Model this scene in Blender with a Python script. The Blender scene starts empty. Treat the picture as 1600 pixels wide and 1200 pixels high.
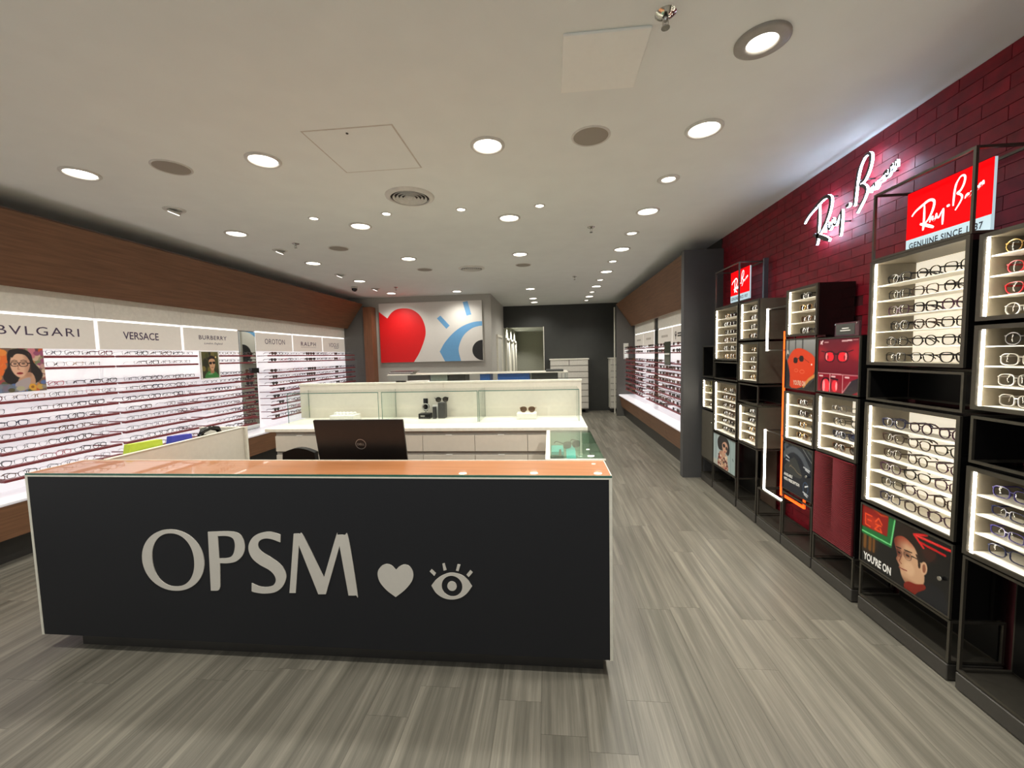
import bpy, math, random
import numpy as np
from mathutils import Matrix, Vector
from mathutils.geometry import tessellate_polygon

SC = bpy.context.scene
COL = SC.collection
rnd = random.Random(7)

# ------------------------------------------------------------------ camera, world, exposure
cam_d = bpy.data.cameras.new('camera')
cam_d.sensor_fit = 'HORIZONTAL'
cam_d.sensor_width = 36.0
cam_d.lens = 634.456 / 1600 * 36.0
cam_d.clip_start = 0.05
cam_d.clip_end = 100
CAM = bpy.data.objects.new('camera', cam_d)
COL.objects.link(CAM)

def cam_matrix(yaw, pitch, roll, loc):
    cy, sy, cp, sp, cr, sr = math.cos(yaw), math.sin(yaw), math.cos(pitch), math.sin(pitch), math.cos(roll), math.sin(roll)
    B = np.array([[1, 0, 0], [0, 0, -1], [0, 1, 0]], float)
    Ry = np.array([[cy, 0, -sy], [0, 1, 0], [sy, 0, cy]])
    Rx = np.array([[1, 0, 0], [0, cp, -sp], [0, sp, cp]])
    Rz = np.array([[cr, -sr, 0], [sr, cr, 0], [0, 0, 1]])
    R = Rz @ Rx @ Ry @ B
    m = Matrix.Identity(4)
    for i in range(3):
        m[i][0] = R[0][i]
        m[i][1] = -R[1][i]
        m[i][2] = -R[2][i]
        m[i][3] = loc[i]
    return m
CAM.matrix_world = cam_matrix(-0.09416388, 0.0709201, -0.02334031, (0, 0, 1.6))
SC.camera = CAM

W = bpy.data.worlds.new('mall_light')
SC.world = W
W.use_nodes = True
bg = W.node_tree.nodes['Background']
bg.inputs['Color'].default_value = (1.0, 1.0, 0.95, 1)
WORLD_STRENGTH = 0.60
bg.inputs['Strength'].default_value = WORLD_STRENGTH

SC.view_settings.view_transform = 'Standard'
SC.view_settings.look = 'None'
SC.view_settings.gamma = 1.0
SC.view_settings.use_curve_mapping = False
SC.view_settings.exposure = 0.0
SC.cycles.max_bounces = 10
SC.cycles.diffuse_bounces = 8
SC.cycles.glossy_bounces = 4
SC.cycles.transparent_max_bounces = 24
SC.cycles.caustics_reflective = False
SC.cycles.caustics_refractive = False
SC.cycles.sample_clamp_indirect = 6.0

# light levels
SPOT_BIG, SPOT_SMALL, SPOT_MINI = 64.0, 30.0, 26.0
LED_STRIP = 40.0
PANEL_GLOW = 0.62
COVE_GLOW = 0.30

# ------------------------------------------------------------------ materials
def lin(c):
    c = c / 255.0
    return c / 12.92 if c <= 0.04045 else ((c + 0.055) / 1.055) ** 2.4
def rgb(r, g, b):
    return (lin(r), lin(g), lin(b), 1.0)

MATS = {}
def mat(name, col, rough=0.5, metal=0.0, var=0.06, scale=30.0, coat=0.0, spec=0.5, emit=None, estr=0.0, bump=0.0):
    if name in MATS:
        return MATS[name]
    m = bpy.data.materials.new(name)
    m.use_nodes = True
    nt = m.node_tree
    b = nt.nodes['Principled BSDF']
    b.inputs['Roughness'].default_value = rough
    b.inputs['Metallic'].default_value = metal
    b.inputs['Specular IOR Level'].default_value = spec
    b.inputs['Coat Weight'].default_value = coat
    b.inputs['Coat Roughness'].default_value = 0.04
    c = rgb(*col)
    tc = nt.nodes.new('ShaderNodeTexCoord')
    no = nt.nodes.new('ShaderNodeTexNoise')
    no.inputs['Scale'].default_value = scale
    no.inputs['Detail'].default_value = 3
    nt.links.new(tc.outputs['Object'], no.inputs['Vector'])
    rp = nt.nodes.new('ShaderNodeValToRGB')
    rp.color_ramp.elements[0].position = 0.3
    rp.color_ramp.elements[1].position = 0.7
    rp.color_ramp.elements[0].color = (c[0] * (1 - var), c[1] * (1 - var), c[2] * (1 - var), 1)
    rp.color_ramp.elements[1].color = (min(1, c[0] * (1 + var)), min(1, c[1] * (1 + var)), min(1, c[2] * (1 + var)), 1)
    nt.links.new(no.outputs['Fac'], rp.inputs['Fac'])
    nt.links.new(rp.outputs['Color'], b.inputs['Base Color'])
    if bump:
        bp = nt.nodes.new('ShaderNodeBump')
        bp.inputs['Strength'].default_value = bump
        bp.inputs['Distance'].default_value = 0.002
        nt.links.new(no.outputs['Fac'], bp.inputs['Height'])
        nt.links.new(bp.outputs['Normal'], b.inputs['Normal'])
    if emit:
        b.inputs['Emission Color'].default_value = rgb(*emit)
        b.inputs['Emission Strength'].default_value = estr
    MATS[name] = m
    return m

def wood(name, c0, c1, rough=0.4, coat=0.0, axis='Y', scale=1.0):
    if name in MATS:
        return MATS[name]
    m = bpy.data.materials.new(name)
    m.use_nodes = True
    nt = m.node_tree
    b = nt.nodes['Principled BSDF']
    b.inputs['Roughness'].default_value = rough
    b.inputs['Coat Weight'].default_value = coat
    b.inputs['Coat Roughness'].default_value = 0.02
    tc = nt.nodes.new('ShaderNodeTexCoord')
    mp = nt.nodes.new('ShaderNodeMapping')
    s = {'X': (1.5, 30, 30), 'Y': (30, 1.5, 30), 'Z': (30, 30, 1.5)}[axis]
    mp.inputs['Scale'].default_value = tuple(v * scale for v in s)
    no = nt.nodes.new('ShaderNodeTexNoise')
    no.inputs['Scale'].default_value = 1.6
    no.inputs['Detail'].default_value = 6
    no.inputs['Roughness'].default_value = 0.65
    rp = nt.nodes.new('ShaderNodeValToRGB')
    rp.color_ramp.elements[0].position = 0.32
    rp.color_ramp.elements[1].position = 0.68
    rp.color_ramp.elements[0].color = rgb(*c0)
    rp.color_ramp.elements[1].color = rgb(*c1)
    nt.links.new(tc.outputs['Object'], mp.inputs['Vector'])
    nt.links.new(mp.outputs['Vector'], no.inputs['Vector'])
    nt.links.new(no.outputs['Fac'], rp.inputs['Fac'])
    nt.links.new(rp.outputs['Color'], b.inputs['Base Color'])
    MATS[name] = m
    return m

def plank_mat():
    m = bpy.data.materials.new('grey_vinyl_plank')
    m.use_nodes = True
    nt = m.node_tree
    b = nt.nodes['Principled BSDF']
    L = nt.links.new
    tc = nt.nodes.new('ShaderNodeTexCoord')
    oi = nt.nodes.new('ShaderNodeObjectInfo')
    ofs = nt.nodes.new('ShaderNodeVectorMath'); ofs.operation = 'SCALE'
    ofs.inputs[0].default_value = (37.0, 91.0, 13.0)
    L(oi.outputs['Random'], ofs.inputs['Scale'])
    add = nt.nodes.new('ShaderNodeVectorMath'); add.operation = 'ADD'
    L(tc.outputs['Object'], add.inputs[0]); L(ofs.outputs['Vector'], add.inputs[1])
    def noise(sx, sy, det, ro=0.6):
        mp = nt.nodes.new('ShaderNodeMapping'); mp.inputs['Scale'].default_value = (sx, sy, 1)
        n = nt.nodes.new('ShaderNodeTexNoise'); n.inputs['Scale'].default_value = 1.0
        n.inputs['Detail'].default_value = det; n.inputs['Roughness'].default_value = ro
        L(add.outputs['Vector'], mp.inputs['Vector']); L(mp.outputs['Vector'], n.inputs['Vector'])
        return n
    n1 = noise(20, 0.7, 6, 0.68)
    n2 = noise(130, 2.2, 4, 0.65)
    rp = nt.nodes.new('ShaderNodeValToRGB')
    e = rp.color_ramp.elements
    e[0].position = 0.26; e[0].color = rgb(84, 81, 72)
    e[1].position = 0.74; e[1].color = rgb(140, 135, 122)
    k = e.new(0.5); k.color = rgb(109, 105, 95)
    L(n1.outputs['Fac'], rp.inputs['Fac'])
    rp2 = nt.nodes.new('ShaderNodeValToRGB')
    rp2.color_ramp.elements[0].position = 0.3; rp2.color_ramp.elements[0].color = (0.86, 0.86, 0.86, 1)
    rp2.color_ramp.elements[1].position = 0.7; rp2.color_ramp.elements[1].color = (1.10, 1.10, 1.10, 1)
    L(n2.outputs['Fac'], rp2.inputs['Fac'])
    mx = nt.nodes.new('ShaderNodeMix'); mx.data_type = 'RGBA'; mx.blend_type = 'MULTIPLY'
    mx.inputs[0].default_value = 1.0
    L(rp.outputs['Color'], mx.inputs[6]); L(rp2.outputs['Color'], mx.inputs[7])
    hs = nt.nodes.new('ShaderNodeHueSaturation')
    mr = nt.nodes.new('ShaderNodeMapRange')
    mr.inputs['To Min'].default_value = 0.92; mr.inputs['To Max'].default_value = 1.06
    L(oi.outputs['Random'], mr.inputs['Value']); L(mr.outputs['Result'], hs.inputs['Value'])
    L(mx.outputs[2], hs.inputs['Color'])
    L(hs.outputs['Color'], b.inputs['Base Color'])
    b.inputs['Roughness'].default_value = 0.34
    b.inputs['Specular IOR Level'].default_value = 0.4
    bp = nt.nodes.new('ShaderNodeBump'); bp.inputs['Strength'].default_value = 0.12; bp.inputs['Distance'].default_value = 0.002
    L(n2.outputs['Fac'], bp.inputs['Height']); L(bp.outputs['Normal'], b.inputs['Normal'])
    MATS['plank'] = m
    return m

def brick_mat():
    m = bpy.data.materials.new('red_painted_brick')
    m.use_nodes = True
    nt = m.node_tree
    b = nt.nodes['Principled BSDF']
    L = nt.links.new
    tc = nt.nodes.new('ShaderNodeTexCoord'); oi = nt.nodes.new('ShaderNodeObjectInfo')
    no = nt.nodes.new('ShaderNodeTexNoise'); no.inputs['Scale'].default_value = 14; no.inputs['Detail'].default_value = 5
    L(tc.outputs['Object'], no.inputs['Vector'])
    no.noise_dimensions = '4D'
    ml = nt.nodes.new('ShaderNodeMath'); ml.operation = 'MULTIPLY'; ml.inputs[1].default_value = 60
    L(oi.outputs['Random'], ml.inputs[0]); L(ml.outputs[0], no.inputs['W'])
    rp = nt.nodes.new('ShaderNodeValToRGB')
    rp.color_ramp.elements[0].position = 0.3; rp.color_ramp.elements[0].color = rgb(100, 14, 26)
    rp.color_ramp.elements[1].position = 0.72; rp.color_ramp.elements[1].color = rgb(140, 22, 38)
    L(no.outputs['Fac'], rp.inputs['Fac'])
    hs = nt.nodes.new('ShaderNodeHueSaturation')
    mr = nt.nodes.new('ShaderNodeMapRange'); mr.inputs['To Min'].default_value = 0.84; mr.inputs['To Max'].default_value = 1.02
    L(oi.outputs['Random'], mr.inputs['Value']); L(mr.outputs['Result'], hs.inputs['Value']); L(rp.outputs['Color'], hs.inputs['Color'])
    L(hs.outputs['Color'], b.inputs['Base Color'])
    b.inputs['Roughness'].default_value = 0.5
    b.inputs['Specular IOR Level'].default_value = 0.35
    bp = nt.nodes.new('ShaderNodeBump'); bp.inputs['Strength'].default_value = 0.35; bp.inputs['Distance'].default_value = 0.004
    L(no.outputs['Fac'], bp.inputs['Height']); L(bp.outputs['Normal'], b.inputs['Normal'])
    MATS['brick'] = m
    return m

def glass(name, tint=(235, 250, 242), refl=1.0, rough=0.0, alpha_tint=1.0):
    """thin pane: tinted transparency plus Fresnel gloss"""
    if name in MATS:
        return MATS[name]
    m = bpy.data.materials.new(name)
    m.use_nodes = True
    nt = m.node_tree
    nt.nodes.remove(nt.nodes['Principled BSDF'])
    out = nt.nodes['Material Output']
    tr = nt.nodes.new('ShaderNodeBsdfTransparent'); tr.inputs['Color'].default_value = rgb(*tint)
    gl = nt.nodes.new('ShaderNodeBsdfGlossy'); gl.inputs['Roughness'].default_value = rough
    fr = nt.nodes.new('ShaderNodeFresnel')
    ge = nt.nodes.new('ShaderNodeNewGeometry'); bm_ = nt.nodes.new('ShaderNodeMapRange')
    bm_.inputs['To Min'].default_value = 1.5; bm_.inputs['To Max'].default_value = 1 / 1.5
    nt.links.new(ge.outputs['Backfacing'], bm_.inputs['Value']); nt.links.new(bm_.outputs['Result'], fr.inputs['IOR'])
    ml = nt.nodes.new('ShaderNodeMath'); ml.operation = 'MULTIPLY'; ml.inputs[1].default_value = refl
    mx = nt.nodes.new('ShaderNodeMixShader')
    nt.links.new(fr.outputs[0], ml.inputs[0]); nt.links.new(ml.outputs[0], mx.inputs[0])
    nt.links.new(tr.outputs[0], mx.inputs[1]); nt.links.new(gl.outputs[0], mx.inputs[2])
    nt.links.new(mx.outputs[0], out.inputs[0])
    MATS[name] = m
    return m

def emis(name, col, strength, base=(230, 230, 225), spec=0.1):
    return mat(name, base, rough=0.6, var=0.01, emit=col, estr=strength, spec=spec)

def print_mat(name='poster_print', rough=0.35, glow=0.0):
    if name in MATS:
        return MATS[name]
    m = bpy.data.materials.new(name)
    m.use_nodes = True
    nt = m.node_tree
    b = nt.nodes['Principled BSDF']
    at = nt.nodes.new('ShaderNodeAttribute'); at.attribute_name = 'ink'
    nt.links.new(at.outputs['Color'], b.inputs['Base Color'])
    b.inputs['Roughness'].default_value = rough
    if glow:
        nt.links.new(at.outputs['Color'], b.inputs['Emission Color'])
        b.inputs['Emission Strength'].default_value = glow
    MATS[name] = m
    return m

M_WHITE = mat('white_laminate', (226, 222, 208), 0.35)
M_CREAM = mat('cream_panel', (216, 209, 196), 0.4, var=0.03)
M_CEIL = mat('ceiling_paint', (229, 233, 229), 0.8, var=0.02, scale=4)
M_GREYWALL = mat('grey_wall_paint', (172, 169, 162), 0.7, var=0.03)
M_DARKWALL = mat('charcoal_wall_paint', (51, 52, 49), 0.6, var=0.05, scale=6)
M_PILLAR = mat('slate_pillar_paint', (70, 70, 71), 0.55, var=0.05, scale=6)
M_ENDPANEL = mat('grey_end_panel', (92, 90, 86), 0.5, var=0.04)
M_WALNUT = wood('walnut_veneer', (104, 72, 50), (130, 92, 66), 0.42, axis='Y')
M_WALNUT_Z = wood('walnut_veneer_upright', (108, 68, 46), (138, 92, 64), 0.42, axis='Z')
M_TOPWOOD = wood('counter_top_wood', (172, 110, 66), (194, 130, 84), 0.3, coat=0.8, axis='X', scale=0.8)
M_CHAR = mat('charcoal_laminate', (29, 30, 34), 0.55, spec=0.3, var=0.08, scale=400, bump=0.05)
M_KICK = mat('dark_kickplate', (48, 46, 44), 0.4)
M_BLACK = mat('black_gloss', (14, 13, 13), 0.12, spec=0.6)
M_BLACKM = mat('black_matte', (10, 9, 9), 0.4, spec=0.25)
M_BRONZE = mat('bronze_side_panel', (98, 94, 80), 0.16, metal=0.25, spec=0.6)
M_GUN = mat('gunmetal_frame', (84, 80, 72), 0.32, metal=0.7)
M_PLINTH = mat('plinth_grey', (66, 63, 59), 0.4, metal=0.2)
M_LINER = mat('cube_liner', (118, 110, 94), 0.5)
M_CUBEBACK = mat('cube_back', (224, 216, 198), 0.5, var=0.02, emit=(226, 218, 200), estr=0.74)
M_SHELF = mat('cream_shelf', (238, 233, 220), 0.4)
M_LED = emis('led_strip_light', (255, 246, 228), LED_STRIP)
M_CHROME = mat('chrome', (200, 198, 192), 0.12, metal=1.0)
M_STEEL = mat('brushed_steel', (168, 166, 160), 0.3, metal=0.9)
M_MAROON = mat('maroon_rail', (124, 50, 55), 0.4)
M_MIRROR = mat('mirror_glass', (214, 218, 212), 0.02, metal=1.0, var=0.005)
M_GLASS = glass('showcase_glass', (253, 255, 254), 0.7)
M_GLASSEDGE = mat('green_glass_edge', (40, 92, 76), 0.2)
M_LENS = glass('clear_lens', (255, 255, 255), 0.55)
M_SUNLENS = glass('smoke_lens', (74, 68, 62), 1.3)
M_BROWNLENS = glass('brown_lens', (112, 82, 60), 1.3)
M_BLUELENS = glass('blue_lens', (52, 62, 96), 1.3)
M_PANEL = emis('backlit_panel', (246, 242, 250), PANEL_GLOW)
M_SIGN = mat('header_sign_face', (206, 200, 190), 0.4, var=0.02, emit=(214, 206, 194), estr=0.30)  # faint emission added to brighten the sign face, no lamp of its own
M_PLASTICW = mat('white_plastic', (225, 222, 215), 0.4)
M_GRILLE = mat('speaker_grille', (150, 143, 132), 0.7, var=0.1, scale=500)
PLANK = plank_mat()
BRICK = brick_mat()
M_MORTAR = mat('dark_red_mortar', (66, 10, 18), 0.8)

# ------------------------------------------------------------------ mesh builder
class MB:
    def __init__(s):
        s.v = []; s.f = []; s.mi = []; s.smooth = []
    def _add(s, vs, fs, m=0, sm=False):
        o = len(s.v)
        s.v += [tuple(p) for p in vs]
        for f in fs:
            s.f.append([i + o for i in f]); s.mi.append(m); s.smooth.append(sm)
        return s
    def box(s, x0, x1, y0, y1, z0, z1, m=0):
        vs = [(x0, y0, z0), (x1, y0, z0), (x1, y1, z0), (x0, y1, z0), (x0, y0, z1), (x1, y0, z1), (x1, y1, z1), (x0, y1, z1)]
        fs = [(0, 3, 2, 1), (4, 5, 6, 7), (0, 1, 5, 4), (1, 2, 6, 5), (2, 3, 7, 6), (3, 0, 4, 7)]
        return s._add(vs, fs, m)
    def bevbox(s, x0, x1, y0, y1, z0, z1, r=0.004, m=0):
        """box with chamfered vertical and horizontal edges"""
        xs = (x0, x0 + r, x1 - r, x1); ys = (y0, y0 + r, y1 - r, y1); zs = (z0, z0 + r, z1 - r, z1)
        vs = []; fs = []
        def q(a, b, c, d):
            i = len(vs); vs.extend([a, b, c, d]); fs.append((i, i + 1, i + 2, i + 3))
        X0, Xa, Xb, X1 = xs; Y0, Ya, Yb, Y1 = ys; Z0, Za, Zb, Z1 = zs
        q((Xa, Ya, Z1), (Xb, Ya, Z1), (Xb, Yb, Z1), (Xa, Yb, Z1)); q((Xa, Yb, Z0), (Xb, Yb, Z0), (Xb, Ya, Z0), (Xa, Ya, Z0))
        q((Xa, Y0, Za), (Xb, Y0, Za), (Xb, Y0, Zb), (Xa, Y0, Zb)); q((Xb, Y1, Za), (Xa, Y1, Za), (Xa, Y1, Zb), (Xb, Y1, Zb))
        q((X1, Ya, Za), (X1, Yb, Za), (X1, Yb, Zb), (X1, Ya, Zb)); q((X0, Yb, Za), (X0, Ya, Za), (X0, Ya, Zb), (X0, Yb, Zb))
        for (ya, yb, yo) in ((Ya, Y0, 0), (Yb, Y1, 1)):
            for (za, zb) in ((Za, Z0), (Zb, Z1)):
                q((Xa, ya, zb), (Xb, ya, zb), (Xb, yb, za), (Xa, yb, za))
            for (xa, xb) in ((Xa, X0), (Xb, X1)):
                q((xa, yb, Za), (xb, ya, Za), (xb, ya, Zb), (xa, yb, Zb))
        for (xa, xb) in ((Xa, X0), (Xb, X1)):
            for (za, zb) in ((Za, Z0), (Zb, Z1)):
                q((xa, Ya, zb), (xa, Yb, zb), (xb, Yb, za), (xb, Ya, za))
            for (ya, yb) in ((Ya, Y0), (Yb, Y1)):
                for (za, zb) in ((Za, Z0), (Zb, Z1)):
                    i = len(vs); vs.extend([(xa, ya, zb), (xb, ya, za), (xa, yb, za)]); fs.append((i, i + 1, i + 2))
        return s._add(vs, fs, m)
    def cyl(s, c, r, h, n=24, axis='Z', r2=None, m=0, caps=True, sm=True):
        """frustum from c along +axis"""
        r2 = r if r2 is None else r2
        vs = []
        for k, (rr, hh) in enumerate(((r, 0), (r2, h))):
            for i in range(n):
                a = 2 * math.pi * i / n
                u, v = rr * math.cos(a), rr * math.sin(a)
                p = {'Z': (u, v, hh), 'Y': (v, hh, u), 'X': (hh, u, v)}[axis]
                vs.append((c[0] + p[0], c[1] + p[1], c[2] + p[2]))
        fs = [(i, (i + 1) % n, n + (i + 1) % n, n + i) for i in range(n)]
        s._add(vs, fs, m, sm)
        if caps:
            s._add(vs[:n], [tuple(reversed(range(n)))], m); s._add(vs[n:], [tuple(range(n))], m)
        return s
    def lathe(s, c, prof, n=32, m=0, sm=True):
        """profile of (r, z) spun about Z"""
        vs = []
        for r, z in prof:
            for i in range(n):
                a = 2 * math.pi * i / n
                vs.append((c[0] + r * math.cos(a), c[1] + r * math.sin(a), c[2] + z))
        fs = []
        for k in range(len(prof) - 1):
            for i in range(n):
                fs.append((k * n + i, k * n + (i + 1) % n, (k + 1) * n + (i + 1) % n, (k + 1) * n + i))
        return s._add(vs, fs, m, sm)
    def tube(s, pts, r, n=6, m=0, sm=True, closed=False):
        pts = [Vector(p) for p in pts]
        rr = r if isinstance(r, (list, tuple)) else [r] * len(pts)
        rings = []; N = len(pts)
        up0 = None
        for i, p in enumerate(pts):
            a = pts[i - 1] if (i > 0 or closed) else p
            b = pts[(i + 1) % N] if (i < N - 1 or closed) else p
            d = (b - a).normalized()
            up = Vector((0, 0, 1)) if abs(d.z) < 0.9 else Vector((0, 1, 0))
            x = d.cross(up).normalized(); y = d.cross(x).normalized()
            rings.append([p + (x * math.cos(2 * math.pi * k / n) + y * math.sin(2 * math.pi * k / n)) * rr[i] for k in range(n)])
        vs = [q for R in rings for q in R]; fs = []
        for i in range(N if closed else N - 1):
            j = (i + 1) % N
            for k in range(n):
                fs.append((i * n + k, i * n + (k + 1) % n, j * n + (k + 1) % n, j * n + k))
        s._add(vs, fs, m, sm)
        if not closed:
            s._add(vs[:n], [tuple(range(n))], m); s._add(vs[-n:], [tuple(reversed(range(n)))], m)
        return s
    def prism(s, loops, fn, w0, w1, m=0, side_m=None, back_m=None):
        """loops = [outer, hole, ...] of 2D points; fn(u, v, w) -> 3D; solid between w0 and w1"""
        side_m = m if side_m is None else side_m
        flat = [p for l in loops for p in l]
        tris = tessellate_polygon([[Vector((p[0], p[1], 0)) for p in l] for l in loops])
        n = len(flat)
        vs = [fn(p[0], p[1], w1) for p in flat] + [fn(p[0], p[1], w0) for p in flat]
        s._add(vs, [tuple(t) for t in tris], m)
        s._add(vs, [tuple(i + n for i in reversed(t)) for t in tris], m if back_m is None else back_m)
        o = 0; fs = []
        for l in loops:
            k = len(l)
            for i in range(k):
                a, b = o + i, o + (i + 1) % k
                fs.append((a, b, b + n, a + n))
            o += k
        return s._add(vs, fs, side_m)
    def mesh(s, name, mats):
        me = bpy.data.meshes.new(name)
        me.from_pydata(s.v, [], s.f)
        for mm in (mats if isinstance(mats, (list, tuple)) else [mats]):
            me.materials.append(mm)
        me.polygons.foreach_set('material_index', s.mi)
        me.polygons.foreach_set('use_smooth', s.smooth)
        import bmesh
        bm = bmesh.new(); bm.from_mesh(me)
        bmesh.ops.remove_doubles(bm, verts=bm.verts, dist=1e-6)
        bmesh.ops.recalc_face_normals(bm, faces=bm.faces)
        bm.to_mesh(me); bm.free()
        me.update()
        return me

ORIG = {}
def wloc(o):
    return ORIG.get(o, Vector((0, 0, 0)))
def link(name, me, parent=None, loc=None):
    o = bpy.data.objects.new(name, me)
    COL.objects.link(o)
    if parent:
        o.parent = parent
    if loc is not None:
        o.location = loc
    return o
def obj(name, mb, mats, parent=None, world=True, at=None):
    """one mesh object; vertices given in world coordinates, origin moved to `at` (or the parent's origin)"""
    if parent is not None and world:
        off = wloc(parent)
    elif at is not None:
        off = Vector(at)
    else:
        off = Vector((0, 0, 0))
    if off.length > 0:
        mb.v = [(p[0] - off.x, p[1] - off.y, p[2] - off.z) for p in mb.v]
    o = link(name, mb.mesh(name, mats), parent)
    if parent is None and at is not None:
        o.location = off
    ORIG[o] = Vector(off)
    return o
def tag(o, label, cat, group=None, kind=None):
    o['label'] = label
    o['category'] = cat
    if group: o['group'] = group
    if kind: o['kind'] = kind
    return o
def thing(name, label, cat, loc, group=None, rotz=0.0):
    o = bpy.data.objects.new(name, None)
    COL.objects.link(o)
    o.empty_display_size = 0.05
    o.location = loc
    o.rotation_euler = (0, 0, rotz)
    ORIG[o] = Vector(loc)
    return tag(o, label, cat, group)
def struct(name, mb, mats, parent=None, label=None):
    o = obj(name, mb, mats, parent)
    if parent is None:
        o['kind'] = 'structure'
    if label:
        o['label'] = label
    return o
def instance(name, me, parent, loc, rot=None, scale=None):
    o = link(name, me, parent)
    o.location = loc
    if rot: o.rotation_euler = rot
    if scale: o.scale = scale
    return o
def dup(root, loc, rotz, label=None, group=None):
    r = root.copy(); COL.objects.link(r)
    r.location = loc; r.rotation_euler = (0, 0, rotz)
    if label: r['label'] = label
    if group: r['group'] = group
    for ch in root.children:
        c = ch.copy(); COL.objects.link(c); c.parent = r
    return r

ORD = ['zeroth', 'first', 'second', 'third', 'fourth', 'fifth', 'sixth', 'seventh', 'eighth', 'ninth', 'tenth', 'eleventh', 'twelfth', 'thirteenth', 'fourteenth']

# facing helpers: (u, v, w) -> world, w grows towards the viewer
def face_front(Y): return lambda u, v, w: (u, Y - w, v)
def face_left(X): return lambda u, v, w: (X + w, u, v)     # on the left wall, seen from the room
def face_right(X): return lambda u, v, w: (X - w, u, v)    # on the right wall, seen from the room

def smooth_loop(pts, n=5, closed=True):
    """Catmull-Rom"""
    P = [Vector((p[0], p[1])) for p in pts]; N = len(P); out = []
    rng = range(N) if closed else range(N - 1)
    for i in rng:
        if closed:
            a, b, c, d = P[i - 1], P[i], P[(i + 1) % N], P[(i + 2) % N]
        else:
            a, b, c, d = P[max(i - 1, 0)], P[i], P[i + 1], P[min(i + 2, N - 1)]
        for k in range(n):
            t = k / n
            q = 0.5 * ((2 * b) + (c - a) * t + (2 * a - 5 * b + 4 * c - d) * t * t + (3 * b - a - 3 * c + d) * t ** 3)
            out.append((q.x, q.y))
    if not closed:
        out.append((P[-1].x, P[-1].y))
    return out
def ellipse(cx, cy, rx, ry, n=40, e=2.0, rot=0.0):
    out = []
    for i in range(n):
        a = 2 * math.pi * i / n
        c, s = math.cos(a), math.sin(a)
        x = rx * math.copysign(abs(c) ** (2 / e), c); y = ry * math.copysign(abs(s) ** (2 / e), s)
        out.append((cx + x * math.cos(rot) - y * math.sin(rot), cy + x * math.sin(rot) + y * math.cos(rot)))
    return out
def stroke_loop(pts, w, n=5, taper=0.55):
    """outline of a pen stroke along a smoothed path"""
    c = [Vector(p) for p in smooth_loop(pts, n, False)]
    L, R = [], []
    N = len(c)
    for i, p in enumerate(c):
        d = (c[min(i + 1, N - 1)] - c[max(i - 1, 0)])
        d = d.normalized() if d.length > 1e-9 else Vector((1, 0))
        nrm = Vector((-d.y, d.x))
        t = min(i, N - 1 - i) / max(1, (N - 1))
        ww = w * (taper + (1 - taper) * min(1, t * 4)) * 0.5
        L.append(p + nrm * ww); R.append(p - nrm * ww)
    return [(p.x, p.y) for p in L + R[::-1]]

def text_flat(body, width=None, height=None, bold=0.0, spacing=1.0):
    """triangles of a line of text fitted to width x height, centred on 0,0"""
    cu = bpy.data.curves.new('lettering', 'FONT')
    cu.body = body
    cu.space_character = spacing
    cu.offset = bold
    cu.resolution_u = 3
    cu.fill_mode = 'BOTH'
    o = bpy.data.objects.new('lettering_tmp', cu)
    me = bpy.data.meshes.new_from_object(o)
    vs = [tuple(v.co) for v in me.vertices]
    fs = [tuple(p.vertices) for p in me.polygons]
    bpy.data.objects.remove(o); bpy.data.curves.remove(cu); bpy.data.meshes.remove(me)
    xs = [v[0] for v in vs]; ys = [v[1] for v in vs]
    w = max(xs) - min(xs); h = max(ys) - min(ys)
    sx = (width / w) if width else None; sy = (height / h) if height else None
    if sx is None: sx = sy
    if sy is None: sy = sx
    cx = (max(xs) + min(xs)) / 2; cy = (max(ys) + min(ys)) / 2
    return [((v[0] - cx) * sx, (v[1] - cy) * sy) for v in vs], fs
def add_text(mb, body, fn, u, v, width=None, height=None, w=0.001, flip_u=False, bold=0.0, spacing=1.0, m=0, shear=0.0):
    vs, fs = text_flat(body, width, height, bold, spacing)
    k = -1 if flip_u else 1
    mb._add([fn(u + k * (a + shear * b), v + b, w) for a, b in vs], fs, m)
    return mb

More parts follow.
